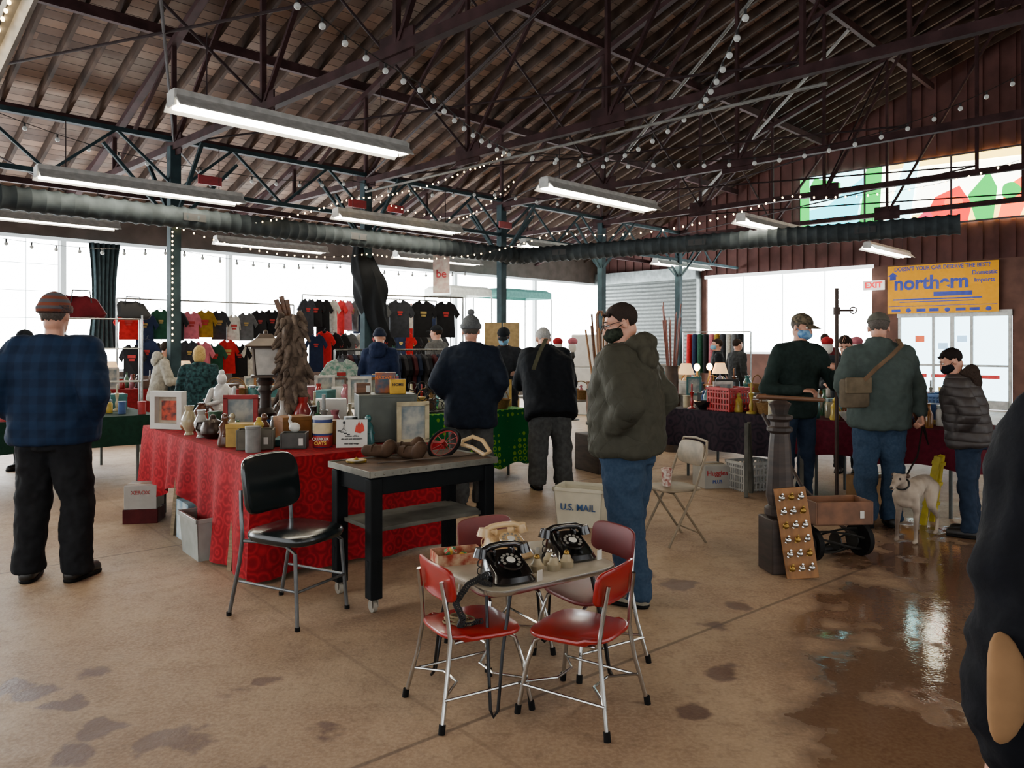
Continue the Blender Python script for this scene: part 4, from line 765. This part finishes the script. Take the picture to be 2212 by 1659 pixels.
m=M(); m.lathe([(0,0),(.05,0),(.09,.04),(.095,.08),(.07,.13),(.03,.15),(.02,.18),(0,.19)]); m.tube([(.08,0,.08),(.13,0,.11),(.15,0,.15)],[.016,.012,.009],8); m.tube([(-.08,0,.04),(-.13,0,.07),(-.12,0,.12),(-.07,0,.12)],.009,8); mk('teapot',m,mat('dark_bronze_pot','3e3028',.35,.5),loc=(-2.36,6.1,rz_),label='dark bronze teapot with price tag',cat='teapot')
m=M(); m.lathe([(0,0),(.06,0),(.085,.05),(.085,.1),(.05,.15),(.03,.18),(.035,.2),(0,.2)]); m.tube([(.07,0,.1),(.11,0,.13),(.08,0,.17),(.035,0,.18)],.01,8); mk('stoneware_jug',m,mat('brown_glaze','5a3422',.25,coat=.4),loc=(-2.85,7.1,rz_),label='brown glazed stoneware jug',cat='jug')
m=M(); m.ell((0,0,.06),(.09,.07,.06)); m.tube([(.07,0,.08),(.12,0,.12),(.13,0,.16)],[.025,.015,.01],8); mk('gourd',m,mat('tan_gourd','8a5a34',.4),loc=(-2.72,6.55,rz_),label='tan dried gourd on the red cloth',cat='gourd')
m=M(); m.ell((0,0,.035),(.05,.03,.035)); m.tube([(.03,0,.05),(.05,0,.08),(.04,0,.11),(.06,0,.12)],[.014,.01,.009,.006],8); mk('swan_figurine',m,white,loc=(-1.56,5.55,rz_+.11),rot=2.6,label='small white swan figurine on a metal box',cat='figurine')
m=M(); m.ell((0,0,.03),(.035,.03,.03)); m.ell((0,0,.065),(.018,.018,.02)); mk('bird_figurine',m,mat('yellow_glaze','b59a3a',.3),loc=(-1.8,5.5,rz_+.14),label='small yellow bird figurine',cat='figurine')
m=M(); m.lathe([(0,0),(.08,0),(.06,.03),(.03,.05),(.05,.09),(.07,.1),(.02,.14),(.0,.15)]); mk('wood_finial',m,wood,loc=(-2.0,6.15,rz_),label='turned wooden finial on the cloth',cat='finial')
# bench goods
bz=.802
def boot(loc,rot,lab):
    m=M(); m.caps((0,-.07,.042),(0,.07,.038),.042,.038,14); m.caps((0,-.07,.045),(.01,-.09,.075),.045,.042,14); m.tube([(.044*cos(t),.02,.04+.04*sin(t)) for t in [i*pi/6 for i in range(7)]],.006,6); m.fn(lambda p:(p.x,p.y,max(p.z,0))); mk('old_boot',m,mat('brown_cracked_leather','4a3628',.7,v=.3,b=.5),loc=loc,rot=rot,label=lab,cat='boot',grp='old leather boots')
boot((-.86,4.92,bz),rad(70),'cracked brown leather boot on the bench'); boot((-.64,4.86,bz),rad(50),'cracked brown leather boot lying on the bench'); boot((-.7,5.04,bz),rad(80),'cracked brown leather boot on the bench')
G=thing('tricycle_wheel','small red spoked wheel with black tyre','wheel',(-.44,5.02,bz+.075),(rad(50),0,rad(-30)),None,.88); m=M(); m.tube([(.125*cos(i*pi/14),.125*sin(i*pi/14),0) for i in range(28)],.014,8,closed=1); mk('tyre',m,rubber,G); m=M(); m.tube([(.108*cos(i*pi/14),.108*sin(i*pi/14),0) for i in range(28)],.006,6,closed=1)
for i in range(10): m.cyl((0,0,0),(.108*cos(i*pi/5),.108*sin(i*pi/5),0),.003,n=6)
m.cyl((0,0,-.03),(0,0,.03),.018); mk('rim',m,mat('red_enamel','8a1816',.5),G)
m=M(); m.tube([(-.1,0,0),(-.05,.05,.02),(.03,.05,.02),(.12,0,0),(.1,-.04,0),(0,-.03,.01),(-.08,-.03,0)],.014,8,closed=1); mk('curved_handle',m,ivory,loc=(-.24,5.0,bz+.06),rot=(rad(30),rad(15),rad(-30)),label='cream curved plastic handle on the bench',cat='handle')
m=M(); m.lathe([(0,0),(.06,0),(.062,.012),(.05,.016),(.02,.014),(0,.03)],n=28); mk('yellow_lid',m,mat('yellow_tin','b8921d',.4,c2='2a2418',s=9),loc=(-.95,4.72,bz),label='round yellow tin lid on the bench',cat='lid')
m=M(); m.tube([(-.8+i*.028,4.62+.015*sin(i)+i*.018,bz+.008) for i in range(22)],.006,6); mk('chain',m,brz,label='rusty chain lying across the bench',cat='chain')

# ------------------------------------------------------------ floor antiques at right
G=thing('newel_post','tall dark turned wooden newel post on a square base','post',(1.8,5.2,0),rad(8)); m=M(); m.box((0,0,.18),(.21,.21,.36)); mk('plinth',m,woodd,G,bev=.008)
m=M(); m.lathe([(.085,.36),(.1,.38),(.1,.42),(.075,.44),(.09,.5),(.088,.56),(.07,.85),(.062,.92),(.085,.94),(.085,.96),(.06,.97),(.06,1.0),(.085,1.02),(.085,1.04),(.05,1.05),(.06,1.09),(.075,1.12),(.045,1.14),(0,1.145)],n=12); mk('turned_shaft',m,woodd,G,sm=25)
m=M(); m.caps((-.2,0,0),(.22,0,-.02),.016,.014,10); m.cyl((-.2,0,0),(-.15,0,0),.02); mk('wooden_bar',m,wood,loc=(1.86,5.2,1.165),rot=rad(-5),label='brown wooden bar resting on the newel post',cat='wooden bar')
m=M(); m.cyl((0,0,0),(.0,0,2.02),.017,n=10); m.cyl((0,0,1.78),(0,0,1.85),.03,n=12); m.cyl((0,0,1.82),(.14,-.02,1.82),.01,n=8); m.tube([(.14+.03*cos(i*pi/6),-.02,1.82+.03*sin(i*pi/6)) for i in range(12)],.006,6,closed=1); mk('iron_pole',m,mat('rusty_iron','3f3029',.6,.5),loc=(GP[0]+.0,GP[1],0),label='tall rusty iron pole with a side hook held upright',cat='pole')
G=thing('knob_board','pine board mounted with rows of metal knobs, leaning','board',(1.88,5.0,0.005),(rad(-9),rad(-7),rad(-10))); m=M(); m.box((0,0,.29),(.2,.02,.58)); mk('board',m,woodl,G,bev=.003)
for i in range(6):
    for j in range(3):
        m=M(); m.cyl((-.06+j*.06,-.01,.07+i*.09),(-.06+j*.06,-.035,.07+i*.09),.008,n=8); m.ell((-.06+j*.06,-.042,.07+i*.09),(.02,.014,.02),10); m.bar((-.075+j*.06,-.014,.05+i*.09),(-.045+j*.06,-.014,.095+i*.09),.006,.012); mk('knob',m,chrome if (i+j)%3 else brass,G)
G=thing('reel_mower','old push reel lawn mower with iron wheels','mower',(2.3,5.5,0),rad(20)); ir=mat('dark_iron','2c2b29',.5,.6)
for s_ in (-1,1):
    m=M(); m.cyl((s_*.2,0,.12),(s_*.24,0,.12),.12,n=26); m.cyl((s_*.245,0,.12),(s_*.25,0,.12),.09,n=22,mi=1); mk('wheel',m,[rubber,ir],G)
m=M()
for i in range(5):
    m.tube([(-.19+t*.038,.075*cos(i*1.257+t*.16),.12+.075*sin(i*1.257+t*.16)) for t in range(11)],.008,6)
for x in (-.15,0,.15): m.cyl((x-.004,0,.12),(x+.004,0,.12),.06,n=14)
m.cyl((-.2,.1,.04),(.2,.1,.04),.025,n=10); mk('cutting_reel',m,ir,G); m=M(); m.tube([(-.17,0,.14),(-.1,.15,.25),(0,.35,.45),(0,.8,.95)],.014,8); m.tube([(.17,0,.14),(.1,.15,.25),(0,.35,.45)],.014,8); mk('handle',m,woodd,G)
crate((2.28,5.45,.27),rad(6),(.42,.24,.16),mat('reddish_wood_crate','7a5034',.6,v=.3,s=8),'open reddish wooden crate sitting on the mower')
m=M(); m.bar((0,0,0),(0,0,.6),.04,.05); m.bar((.2,0,0),(.06,0,.6),.04,.05)
for z in (.18,.36,.54): m.bar((0,0,z),(.2-.22*z,0,z),.08,.03)
mk('step_ladder',m,mat('yellow_ladder','b5a21e',.5),loc=(3.45,6.5,0),rot=(rad(12),0,rad(40)),label='yellow stepladder leaning by the table',cat='ladder',sm=0)
G=thing('shoulder_bag','tan canvas messenger bag on a cross-body strap','bag',(2.78,6.28,1.0),rad(20)); m=M(); m.pad((0,0,0),.13,.05,.24,.03,e=4); mk('pouch',m,mat('khaki_canvas','5c5142',.8),G); m=M(); m.pad((0,-.045,.12),.13,.02,.13,.01,e=4); mk('flap',m,mat('khaki_canvas2','665a48',.8),G)
def strapm(pts,mt,lab):
    m=M(); m.loft([[p+V(-.02,0,0),p+V(.02,0,0),p+V(.02,-.005,.012),p+V(-.02,-.005,.012)] for p in pts]); mk('bag_strap',m,mt,label=lab,cat='strap')
strapm([V(2.82,6.24,1.2),V(2.93,6.215,1.32),V(3.05,6.22,1.42),V(3.16,6.28,1.5),V(3.2,6.42,1.55)],mat('brown_strap','6a5440',.8),'brown woven cross-body strap over the jacket back')
strapm([V(.22,7.9,1.25),V(.28,8.02,1.41),V(.36,8.18,1.56)],mat('olive_strap','4a4a3a',.8),'olive cross-body strap over the black coat')
m=M(); m.ell((0,0,.08),(.03,.016,.085),24,f=lambda p:V(p.x+.012*cos(p.z*18),p.y,p.z)); mk('purse',m,mat('tan_leather','8f6c4a',.8,v=.15,b=.2),loc=(.735,1.165,.93),rot=rad(-8),label='small curved tan leather purse against the black coat',cat='purse')
# barrel of sticks
G=thing('wooden_barrel','old slatted wooden barrel holding walking sticks','barrel',(1.1,9.3,.44),0); m=M(); m.lathe([(0,.0),(.17,0),(.21,.3),(.2,.6),(.21,.62),(.17,.6),(.0,.55)],n=18); mk('staves',m,wood,G,sm=20)
for z in (.1,.5): m=M(); m.lathe([(.2,z),(.212,z+.005),(.214,z+.035),(.2,z+.04)],n=24); mk('hoop',m,ir,G)
m=M(); m.box((0,0,.22),(.5,.5,.44)); mk('wooden_stand',m,woodd,loc=(1.1,9.3,0),rot=.5,label='dark wooden stand under the barrel',cat='stand',bev=.01)
for i in range(18):
    a=i*2.4; r_=.05+.07*(i%3)/2; m=M(); top=V(r_*cos(a)*1.8,r_*sin(a)*1.8,.6+.3*RN.random()); m.cyl((r_*cos(a),r_*sin(a),.0),top,.013,n=7)
    if i%3==0: m.tube([top,top+V(.02,0,.05),top+V(.06,0,.05),top+V(.07,0,.0)],.013,7)
    mk('walking_stick',m,woodl if i%2 else wood,loc=(1.1,9.3,1.0),label='wooden walking stick standing in the barrel',cat='walking stick',grp='walking sticks in the barrel'); 
for i in range(16):
    m=M(); a=i*1.7; m.cyl((.03*cos(a),.03*sin(a),0),(.13*cos(a),.1*sin(a),.95+.35*RN.random()),.008,n=6); mk('cane_pole',m,mat('red_brown_cane','7b4030',.5),loc=(2.25,10.9,.8),label='slender reddish cane in the bundle',cat='cane',grp='bundle of canes')
m=M(); m.cyl((0,0,0),(0,0,.8),.12,n=16); m.lathe([(0,.8),(.08,.8),(.1,1.0),(.09,1.15),(.1,1.2),(.09,1.2),(.08,1.14),(0,.9)]); mk('umbrella_stand',m,brz,loc=(2.25,10.9,0),label='dark metal stand holding canes',cat='stand')
# ------------------------------------------------------------ clutter
pal=[('white','c0bdb4'),('red','982021'),('blue','2b4a7c'),('green','2f5a3c'),('amber','8a5a24'),('brown','4f3626'),('black','1a1a1c'),('grey','74746f'),('cream','b5a987'),('teal','2f6a6c'),('yellow','b5933f'),('pink','a0606a'),('white','b6b3ab'),('brown','4f3626')]
def pm(kind):
    n,c=RN.choice(pal); return n,mat('%s_%s'%(n,kind),c,.25 if kind=='glaze' else .6,v=.2,s=14,coat=.4 if kind=='glaze' else 0)
def item(kind,loc,rot,where):
    m=M(); s=RN.uniform(.85,1.25)
    cn,mt=pm('glaze' if kind in('bottle','vase','jar','bowl','figurine','table_lamp','candlestick') else 'matte'); mats=[mt]
    if kind=='bottle': m.lathe([(0,0),(.035,0),(.037,.01),(.037,.13),(.014,.18),(.013,.23),(.016,.235),(0,.236)])
    elif kind=='vase': m.lathe([(0,0),(.04,0),(.03,.02),(.06,.09),(.065,.13),(.03,.2),(.04,.24),(.034,.24),(.02,.2),(0,.15)])
    elif kind=='jar': m.lathe([(0,0),(.045,0),(.048,.01),(.048,.11),(.035,.13)]); m.lathe([(.04,.13),(.042,.13),(.042,.155),(0,.158)],mi=1); mats.append(steel)
    elif kind=='bowl': m.lathe([(0,0),(.04,0),(.045,.01),(.09,.06),(.095,.08),(.088,.08),(.04,.02),(0,.016)])
    elif kind=='book': m.box((0,0,.02),(.15,.21,.04)); m.box((.004,0,.02),(.148,.205,.032),mi=1); mats.append(paper)
    elif kind=='box': m.box((0,0,.07),(.2,.15,.14)); m.box((0,0,.138),(.205,.155,.03))
    elif kind=='candlestick': m.lathe([(0,0),(.05,0),(.045,.015),(.015,.03),(.022,.08),(.012,.12),(.02,.18),(.03,.2),(.012,.205),(.012,.3),(0,.305)])
    elif kind=='picture_frame':
        for a,b_ in (((0,0,.015),(.24,.02,.03)),((0,0,.285),(.24,.02,.03)),((-.105,0,.15),(.03,.02,.26)),((.105,0,.15),(.03,.02,.26))): m.box(a,b_)
        m.box((0,.004,.15),(.19,.006,.25),mi=1); mats.append(mat('faded_print','a8a598',.5,c2='5a6a72',s=9)); rot=RN.uniform(-.5,.5)
    elif kind=='basket': m.lathe([(0,0),(.09,0),(.12,.1),(.125,.11),(.11,.11),(.08,.01),(0,.01)]); m.tube([(.11*cos(t),0,.1+.13*sin(t)) for t in [i*pi/10 for i in range(11)]],.007,6); mats=[mat('wicker','7a5c36',.8,b=.5,s=50)]; cn='wicker'
    elif kind=='figurine': m.lathe([(0,0),(.04,0),(.045,.02),(.03,.08),(.035,.12),(.015,.15)]); m.ell((0,0,.17),(.022,.022,.026),12); m.caps((.03,0,.12),(.045,-.02,.07),.01,n=8); m.caps((-.03,0,.12),(-.04,-.02,.08),.01,n=8)
    elif kind=='tin_can': m.lathe([(0,0),(.045,0),(.045,.14),(.048,.142),(.048,.155),(0,.157)])
    elif kind=='table_lamp':
        T_=thing('table_lamp',f'{cn} ceramic table lamp with pale shade {where}','lamp',loc,rot); m.lathe([(0,0),(.06,0),(.05,.02),(.03,.04),(.07,.12),(.05,.2),(.012,.24),(.01,.3)]); mk('base',m,mats,T_); m=M(); m.lathe([(.12,.27),(.07,.43),(.068,.43),(.118,.27)]); mk('lamp_shade',m,mat('warm_lamp_shade','d0a878',.8,e=2.0),T_); return
    mk(kind,m,mats,loc=loc,rot=rot,label=f"{cn} {kind.replace('_',' ')} {where}",cat=kind.replace('_',' '),bev=.003 if kind in('book','box') else 0).scale=(s,s,s)
def clutter(key,n,kinds,where,avoid=(),sep=.15):
    o,r_,a,b,z=TB[key]; T_=Matrix.Rotation(r_,3,'Z'); tries=0; k=0; pts=list(avoid)
    while k<n and tries<n*60:
        tries+=1; p=o+T_@V(RN.uniform(.08,a-.08),RN.uniform(.08,b-.08),0)
        if any(math.dist((p.x,p.y),q)<sep for q in pts): continue
        pts.append((p.x,p.y)); item(RN.choice(kinds),V(p.x,p.y,z),RN.random()*6,where); k+=1
allk=['bottle','vase','jar','bowl','book','box','candlestick','basket','figurine','tin_can','picture_frame']
clutter('green',28,allk,'on the green cloth',[(-.78,8.3),(-.62,8.43),(-.95,8.16)]); clutter('dark',30,allk,'on the dark cloth table',[(2.42,8.6),(2.55,8.75),(2.3,8.45)]); clutter('burg',34,['bottle','jar','vase','bowl','book','box','tin_can','figurine'],'on the burgundy cloth',[(4.35,7.75),(4.2,7.7)])
clutter('left',46,allk,'on the dark green cloth'); clutter('mid',22,['box','box','picture_frame','book','basket','jar'],'on the folding table'); clutter('mid2',24,['picture_frame','box','picture_frame','book','vase'],'on the long folding table')
clutter('far',44,allk+['table_lamp'],'on the pale cloth',[(2.75,11.5),(3.0,11.75)]); clutter('far2',34,allk,'on the brown cloth'); clutter('far3',24,allk+['table_lamp'],'near the shutter door'); clutter('farl',26,allk+['table_lamp'],'near the windows'); clutter('ctr',16,allk,'behind the barrel',[(1.1,9.95)])
clutter('red',52,['bottle','vase','bowl','jar','figurine','book','tin_can','candlestick','box','picture_frame'],'on the red cloth',[(-3,6.75),(-2.72,7.25),(-2.15,6.75),(-1.86,6.6),(-1.82,5.5),(-1.56,5.55),(-1.37,5.6),(-1.15,5.55),(-1.2,5.7),(-1.02,5.98),(-1.15,6.1),(-.9,5.9),(-1.1,5.85),(-1.52,6.5),(-1.6,6.55),(-2.72,6.95),(-2.6,6.85),(-2.25,6.3),(-2.36,6.1),(-2.85,7.1),(-2.72,6.55),(-2.0,6.15),(-2.1,6.6),(-1.9,6.75),(-.78,6.05),(-1.4,5.45),(-1.3,5.3),(-1.5,5.35),(-1.62,5.2),(-1.2,5.4)],.13)
for x,y in ((2.75,11.5),(3.0,11.75)):
    G=thing('table_lamp','small lamp with a bare glowing bulb on the pale cloth','lamp',(x,y,.792),0); m=M(); m.lathe([(0,0),(.06,0),(.04,.03),(.02,.08),(.04,.16),(.015,.25),(.012,.32)]); mk('base',m,brass,G); m=M(); m.ell((0,0,.37),(.045,.045,.055)); mk('bulb',m,mat('glowing_bulb','ffc070',.4,e=70),G)
for x in (-.78,-.62,-.95):
    m=M()
    for i in range(3):
        for j in range(3): m.tube([(-.1+.1*i+.045*cos(t),0,.07+j*.11+.045*sin(t)) for t in [q*pi/6 for q in range(12)]],.005,6,closed=1)
    m.box((0,0,.01),(.34,.08,.02)); mk('wine_rack',m,ir,loc=(x,8.3+ (x+.78)*.8,.782),rot=.2,label='black wire scroll rack on the green cloth',cat='rack',grp='wire racks')
# ------------------------------------------------------------ apparel
hm=mat('chrome_rail','9a9c9a',.3,.9)
def shirt(loc,rot,mt,lab,w=.46,h=.66,grp='hanging t-shirts',par=None,long=0):
    T_=thing('tshirt' if not long else 'hanging_garment',lab,'shirt' if not long else 'garment',loc,rot,grp); x=w/2; 
    out=[(-x*.3,0),(-x*.85,-.06),(-x*1.35,-.24),(-x*1.05,-.32),(-x*.82,-.22),(-x*.85,-h),(x*.85,-h),(x*.82,-.22),(x*1.05,-.32),(x*1.35,-.24),(x*.85,-.06),(x*.3,0),(x*.15,-.05),(-x*.15,-.05)]
    m=M(); m.loft([[V(a,yy+.015*sin(a*14+b_*5),b_) for a,b_ in out] for yy in (.03,-.03)]); mk('cloth',m,mt,T_,sm=0,bev=.008)
    m=M(); m.tube([(-x*.7,0,-.05),(0,0,.01),(x*.7,0,-.05)],.005,5); m.tube([(0,0,.01),(0,0,.05),(.02,0,.07),(.03,0,.05)],.003,5); mk('hanger',m,blackm,T_)
    if not long:
        m=M(); s_=RN.uniform(.045,.08); m.box((0,-.042,-.22),(s_*1.8,.004,s_*.7)); m.box((0,-.042,-.22-s_*.8),(s_*1.3,.004,s_*.5)); mk('chest_print',m,mat('shirt_print_%d'%RN.randint(0,2),RN.choice(['8f8b80','8e2b2b','95814a']),.7),T_,sm=0)
cols=[('red','a0181e'),('black','161618'),('charcoal','2c2e33'),('black','161618'),('navy','18223a'),('pink','a85a66'),('white','a5a29a'),('black','161618'),('green','1f4434'),('mustard','85691f'),('grey','505254')]
def rail(a,b_,z,lab):
    a=V(a.x,a.y,0); b_=V(b_.x,b_.y,0); G=thing('garment_rail',lab,'rail',a,0); d=b_-a; m=M(); m.cyl((0,0,z),V(d.x,d.y,z),.015,n=8); mk('rail',m,hm,G)
    for q in (V(0,0,0),d): m=M(); m.cyl(q,q+V(0,0,z),.018,n=8); m.bar(q+V(-.25,0,.03),q+V(.25,0,.03),.03); mk('upright',m,hm,G)
rail(W(4.9,14.7),W(8.4,14.7),2.32,'chrome garment rail by the windows'); rail(W(8.6,14.7),W(12.3,14.7),2.55,'tall chrome garment rail by the windows')
for i in range(12): n,c=cols[(i*4)%11]; shirt(W(5.1+i*.28,14.7,2.22-RN.random()*.15),RU+RN.uniform(-.9,.3),mat('shirt_'+n,c,.85),f'{n} printed t-shirt hanging on the rail',.32+.06*RN.random(),.5+.14*RN.random())
for i in range(19): n,c=cols[(i*5+2)%11]; shirt(W(8.72+i*.19,14.7,2.47),RU+RN.uniform(-1.2,.0),mat('shirt_'+n,c,.85),f'{n} printed t-shirt hanging on the tall rail',.34,.6+.3*RN.random())
for i in range(14): n,c=cols[(i*3+1)%11]; shirt(W(5.1+i*.25,14.5,1.5+.1*RN.random()),RU+RN.uniform(-.8,.3),mat('shirt_'+n,c,.85),f'{n} printed t-shirt on the lower row',.36)
for i in range(18): n,c=cols[(i*7+4)%11]; shirt(W(8.75+i*.2,14.4,1.7+.08*RN.random()),RU+RN.uniform(-1.1,.2),mat('shirt_'+n,c,.85),f'{n} printed t-shirt on the lower row of the tall rail',.36,.8)
rail(V(-2.5,13.2,0),V(-.9,14.2,0),2.35,'chrome garment rail with black shirts'); 
for i,(n,c) in enumerate((('grey','505254'),('charcoal','2c2e33'),('black','161618'),('black','161618'))): shirt(V(-2.35+i*.38,13.3+i*.24,2.28),rad(25),mat('shirt_'+n,c,.85),f'{n} baseball t-shirt on the rail',.42)
rail(V(-2.6,11.35,0),V(-.7,12.35,0),1.42,'low chrome rail packed with dark garments')
for i in range(25):
    n,c=[('black','15151a'),('maroon','3d1a1e'),('navy','161e30'),('charcoal','2a2a2e')][i%4]; shirt(V(-2.5+i*.073,11.4+i*.0385,1.35),rad(-60+RN.uniform(-8,8)),mat('garment_'+n,c,.85),f'{n} garment packed on the low rail',.36,.8,'garments on the low rail',long=1)
shirt(V(-2.45,11.1,1.3),rad(15),mat('white_floral','a5a8a0',.8,c2='4a7a6c',s=25),'white floral shirt on the rail end',.46,.7)
m=M(); m.box((0,0,.35),(.3,.01,.75)); m.cyl((-.17,0,.73),(.17,0,.73),.01,n=8)
G=thing('hanging_banner','narrow white hanging banner with red lettering','banner',(-1.28,14.0,2.45),0); mk('cloth',m,mat('white_banner','d2c8ba',.7,c2='b8958c',s=9),G,sm=0); text(G,'be',(0,-.01,.32),.2,txr)
m=M(); m.cyl((0,0,.73),(0,0,1.6),.004,n=5); mk('hanging_cord',m,cab,G)
def canopy(loc,rot,w,mt,lab):
    G=thing('market_canopy',lab,'canopy',loc,rot); m=M(); m.loft([[V(a*w/2,b_*.5,z) for a,b_ in q4] for z in (2.72,2.88)]+[[V(a*w*.45,b_*.4,2.95) for a,b_ in q4]],cap=0); mk('cover',m,mt,G,sm=0,solid=.01)
    for a,b_ in q4: m=M(); m.cyl((a*w/2,b_*.5,0),(a*w/2,b_*.5,2.72),.02,n=6); mk('pole',m,hm,G)
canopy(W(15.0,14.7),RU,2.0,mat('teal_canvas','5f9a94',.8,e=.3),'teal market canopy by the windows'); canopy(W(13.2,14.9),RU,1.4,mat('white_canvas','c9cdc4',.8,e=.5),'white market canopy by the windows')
G=thing('wire_shelf','grey wire shelving unit with bags','shelf',(-5.6,10.4,0),rad(30))
for x in (-.55,.55):
    for y in (-.2,.2): m=M(); m.cyl((x,y,0),(x,y,1.9),.014,n=8); mk('post',m,hm,G)
for z in (.5,1.0,1.45,1.85): m=M(); [m.cyl((-.55,-.2+k*.04,z),(.55,-.2+k*.04,z),.005,n=5) for k in range(11)]; mk('wire_shelf_level',m,hm,G)
def bag(loc,rot,mt,lab,s=1):
    G=thing('duffel_bag',lab,'bag',loc,rot,None,s); m=M(); m.pad((0,0,0),.28,.14,.28,.06,e=4,f=lambda p:V(p.x*(1-.25*p.z/.28)+.03*sin(p.z*20),p.y*(1-.35*p.z/.28),p.z+.02*sin(p.x*22))); mk('bag_body',m,mt,G); m=M(); m.tube([(-.12,-.1,.2),(-.1,-.12,.36),(.1,-.12,.36),(.12,-.1,.2)],.01,6); mk('handle',m,blackm,G)
bag((-5.75,10.35,1.86),.4,mat('red_nylon','561219',.8,b=.5,s=8),'dark red duffel bag on top of the wire shelf'); bag((-5.2,10.6,1.86),.5,blackm,'black duffel bag on top of the wire shelf',.8)
G=thing('room_divider','tan folding wooden panel screen','panel',(-.35,14.3,0),.3)
for x in (0,.35): m=M(); m.box((x,0,.95),(.32,.03,1.9)); mk('panel',m,mat('tan_panel','a08a62',.7),G,bev=.005)
G=thing('fridge','white refrigerator near the rolling shutter','fridge',(1.7,16.6,0),rad(-20)); m=M(); m.box((0,0,.85),(.7,.65,1.7)); mk('cabinet',m,white,G,bev=.02); m=M(); m.box((0,-.34,1.35),(.68,.04,.66)); mk('freezer_door',m,white,G,bev=.01); m=M(); m.box((0,-.34,.5),(.68,.04,.98)); mk('lower_door',m,white,G,bev=.01); m=M(); m.box((.28,-.38,1.2),(.02,.03,.3)); mk('handle',m,steel,G,bev=.004)
for i,(x,y) in enumerate(((.9,15.2),(1.2,15.3),(4.9,13.2),(5.3,13.0),(5.7,12.8))):
    m=M(); m.lathe([(0,0),(.14,0),(.13,.02),(.02,.03),(.018,1.2),(.06,1.26),(.04,1.34)]); m.ell((0,0,1.45),(.09,.1,.12),14,mi=1); m.ell((0,0,1.55),(.1,.11,.08),14,mi=2); mk('hat_stand',m,[ir,white,[mat('red_knit','8e1c22',.9),mat('pink_knit','a8606c',.9),mat('dark_knit','22252a',.9)][i%3]],loc=(x,y,0),label='display stand topped with a knit hat',cat='hat stand',grp='knit hat stands')
for i in range(10):
    m=M(); m.pad((0,0,0),.12,.07,1.0,.03,e=3,f=lambda p:V(p.x*(1-.3*p.z),p.y,p.z)); n,c=cols[(i*4)%11]; mk('hanging_coat',m,fab('coat_'+n,c),loc=W(17.6,10.8-i*.16,.75),rot=RU+RN.uniform(-.2,.2),label=f'{n} coat hanging in the row near the windows',cat='coat',grp='coats near the gable windows')
rail(W(17.6,11),W(17.6,9.1),1.8,'garment rail of coats near the gable windows')

# text conversion
dg=bpy.context.evaluated_depsgraph_get()
for o,mt in TX:
    me=bpy.data.meshes.new_from_object(o.evaluated_get(dg)); me.materials.clear(); me.materials.append(mt)
    n=bpy.data.objects.new('lettering',me); COL.objects.link(n); n.parent=o.parent; n.location=o.location; n.rotation_euler=o.rotation_euler; n.scale=o.scale; bpy.data.objects.remove(o)
# light
w=bpy.data.worlds.new('World'); sc.world=w; w.use_nodes=True; bg_=w.node_tree.nodes['Background']; bg_.inputs[0].default_value=(.95,.98,1,1); bg_.inputs[1].default_value=2.8
cam=bpy.data.cameras.new('cam'); cam.sensor_width=36; cam.lens=1671/2212*36; cam.shift_y=-89.5/2212; cam.clip_end=200
co=bpy.data.objects.new('camera',cam); COL.objects.link(co); co.location=(0,0,1.53); co.rotation_euler=(pi/2,0,0); sc.camera=co
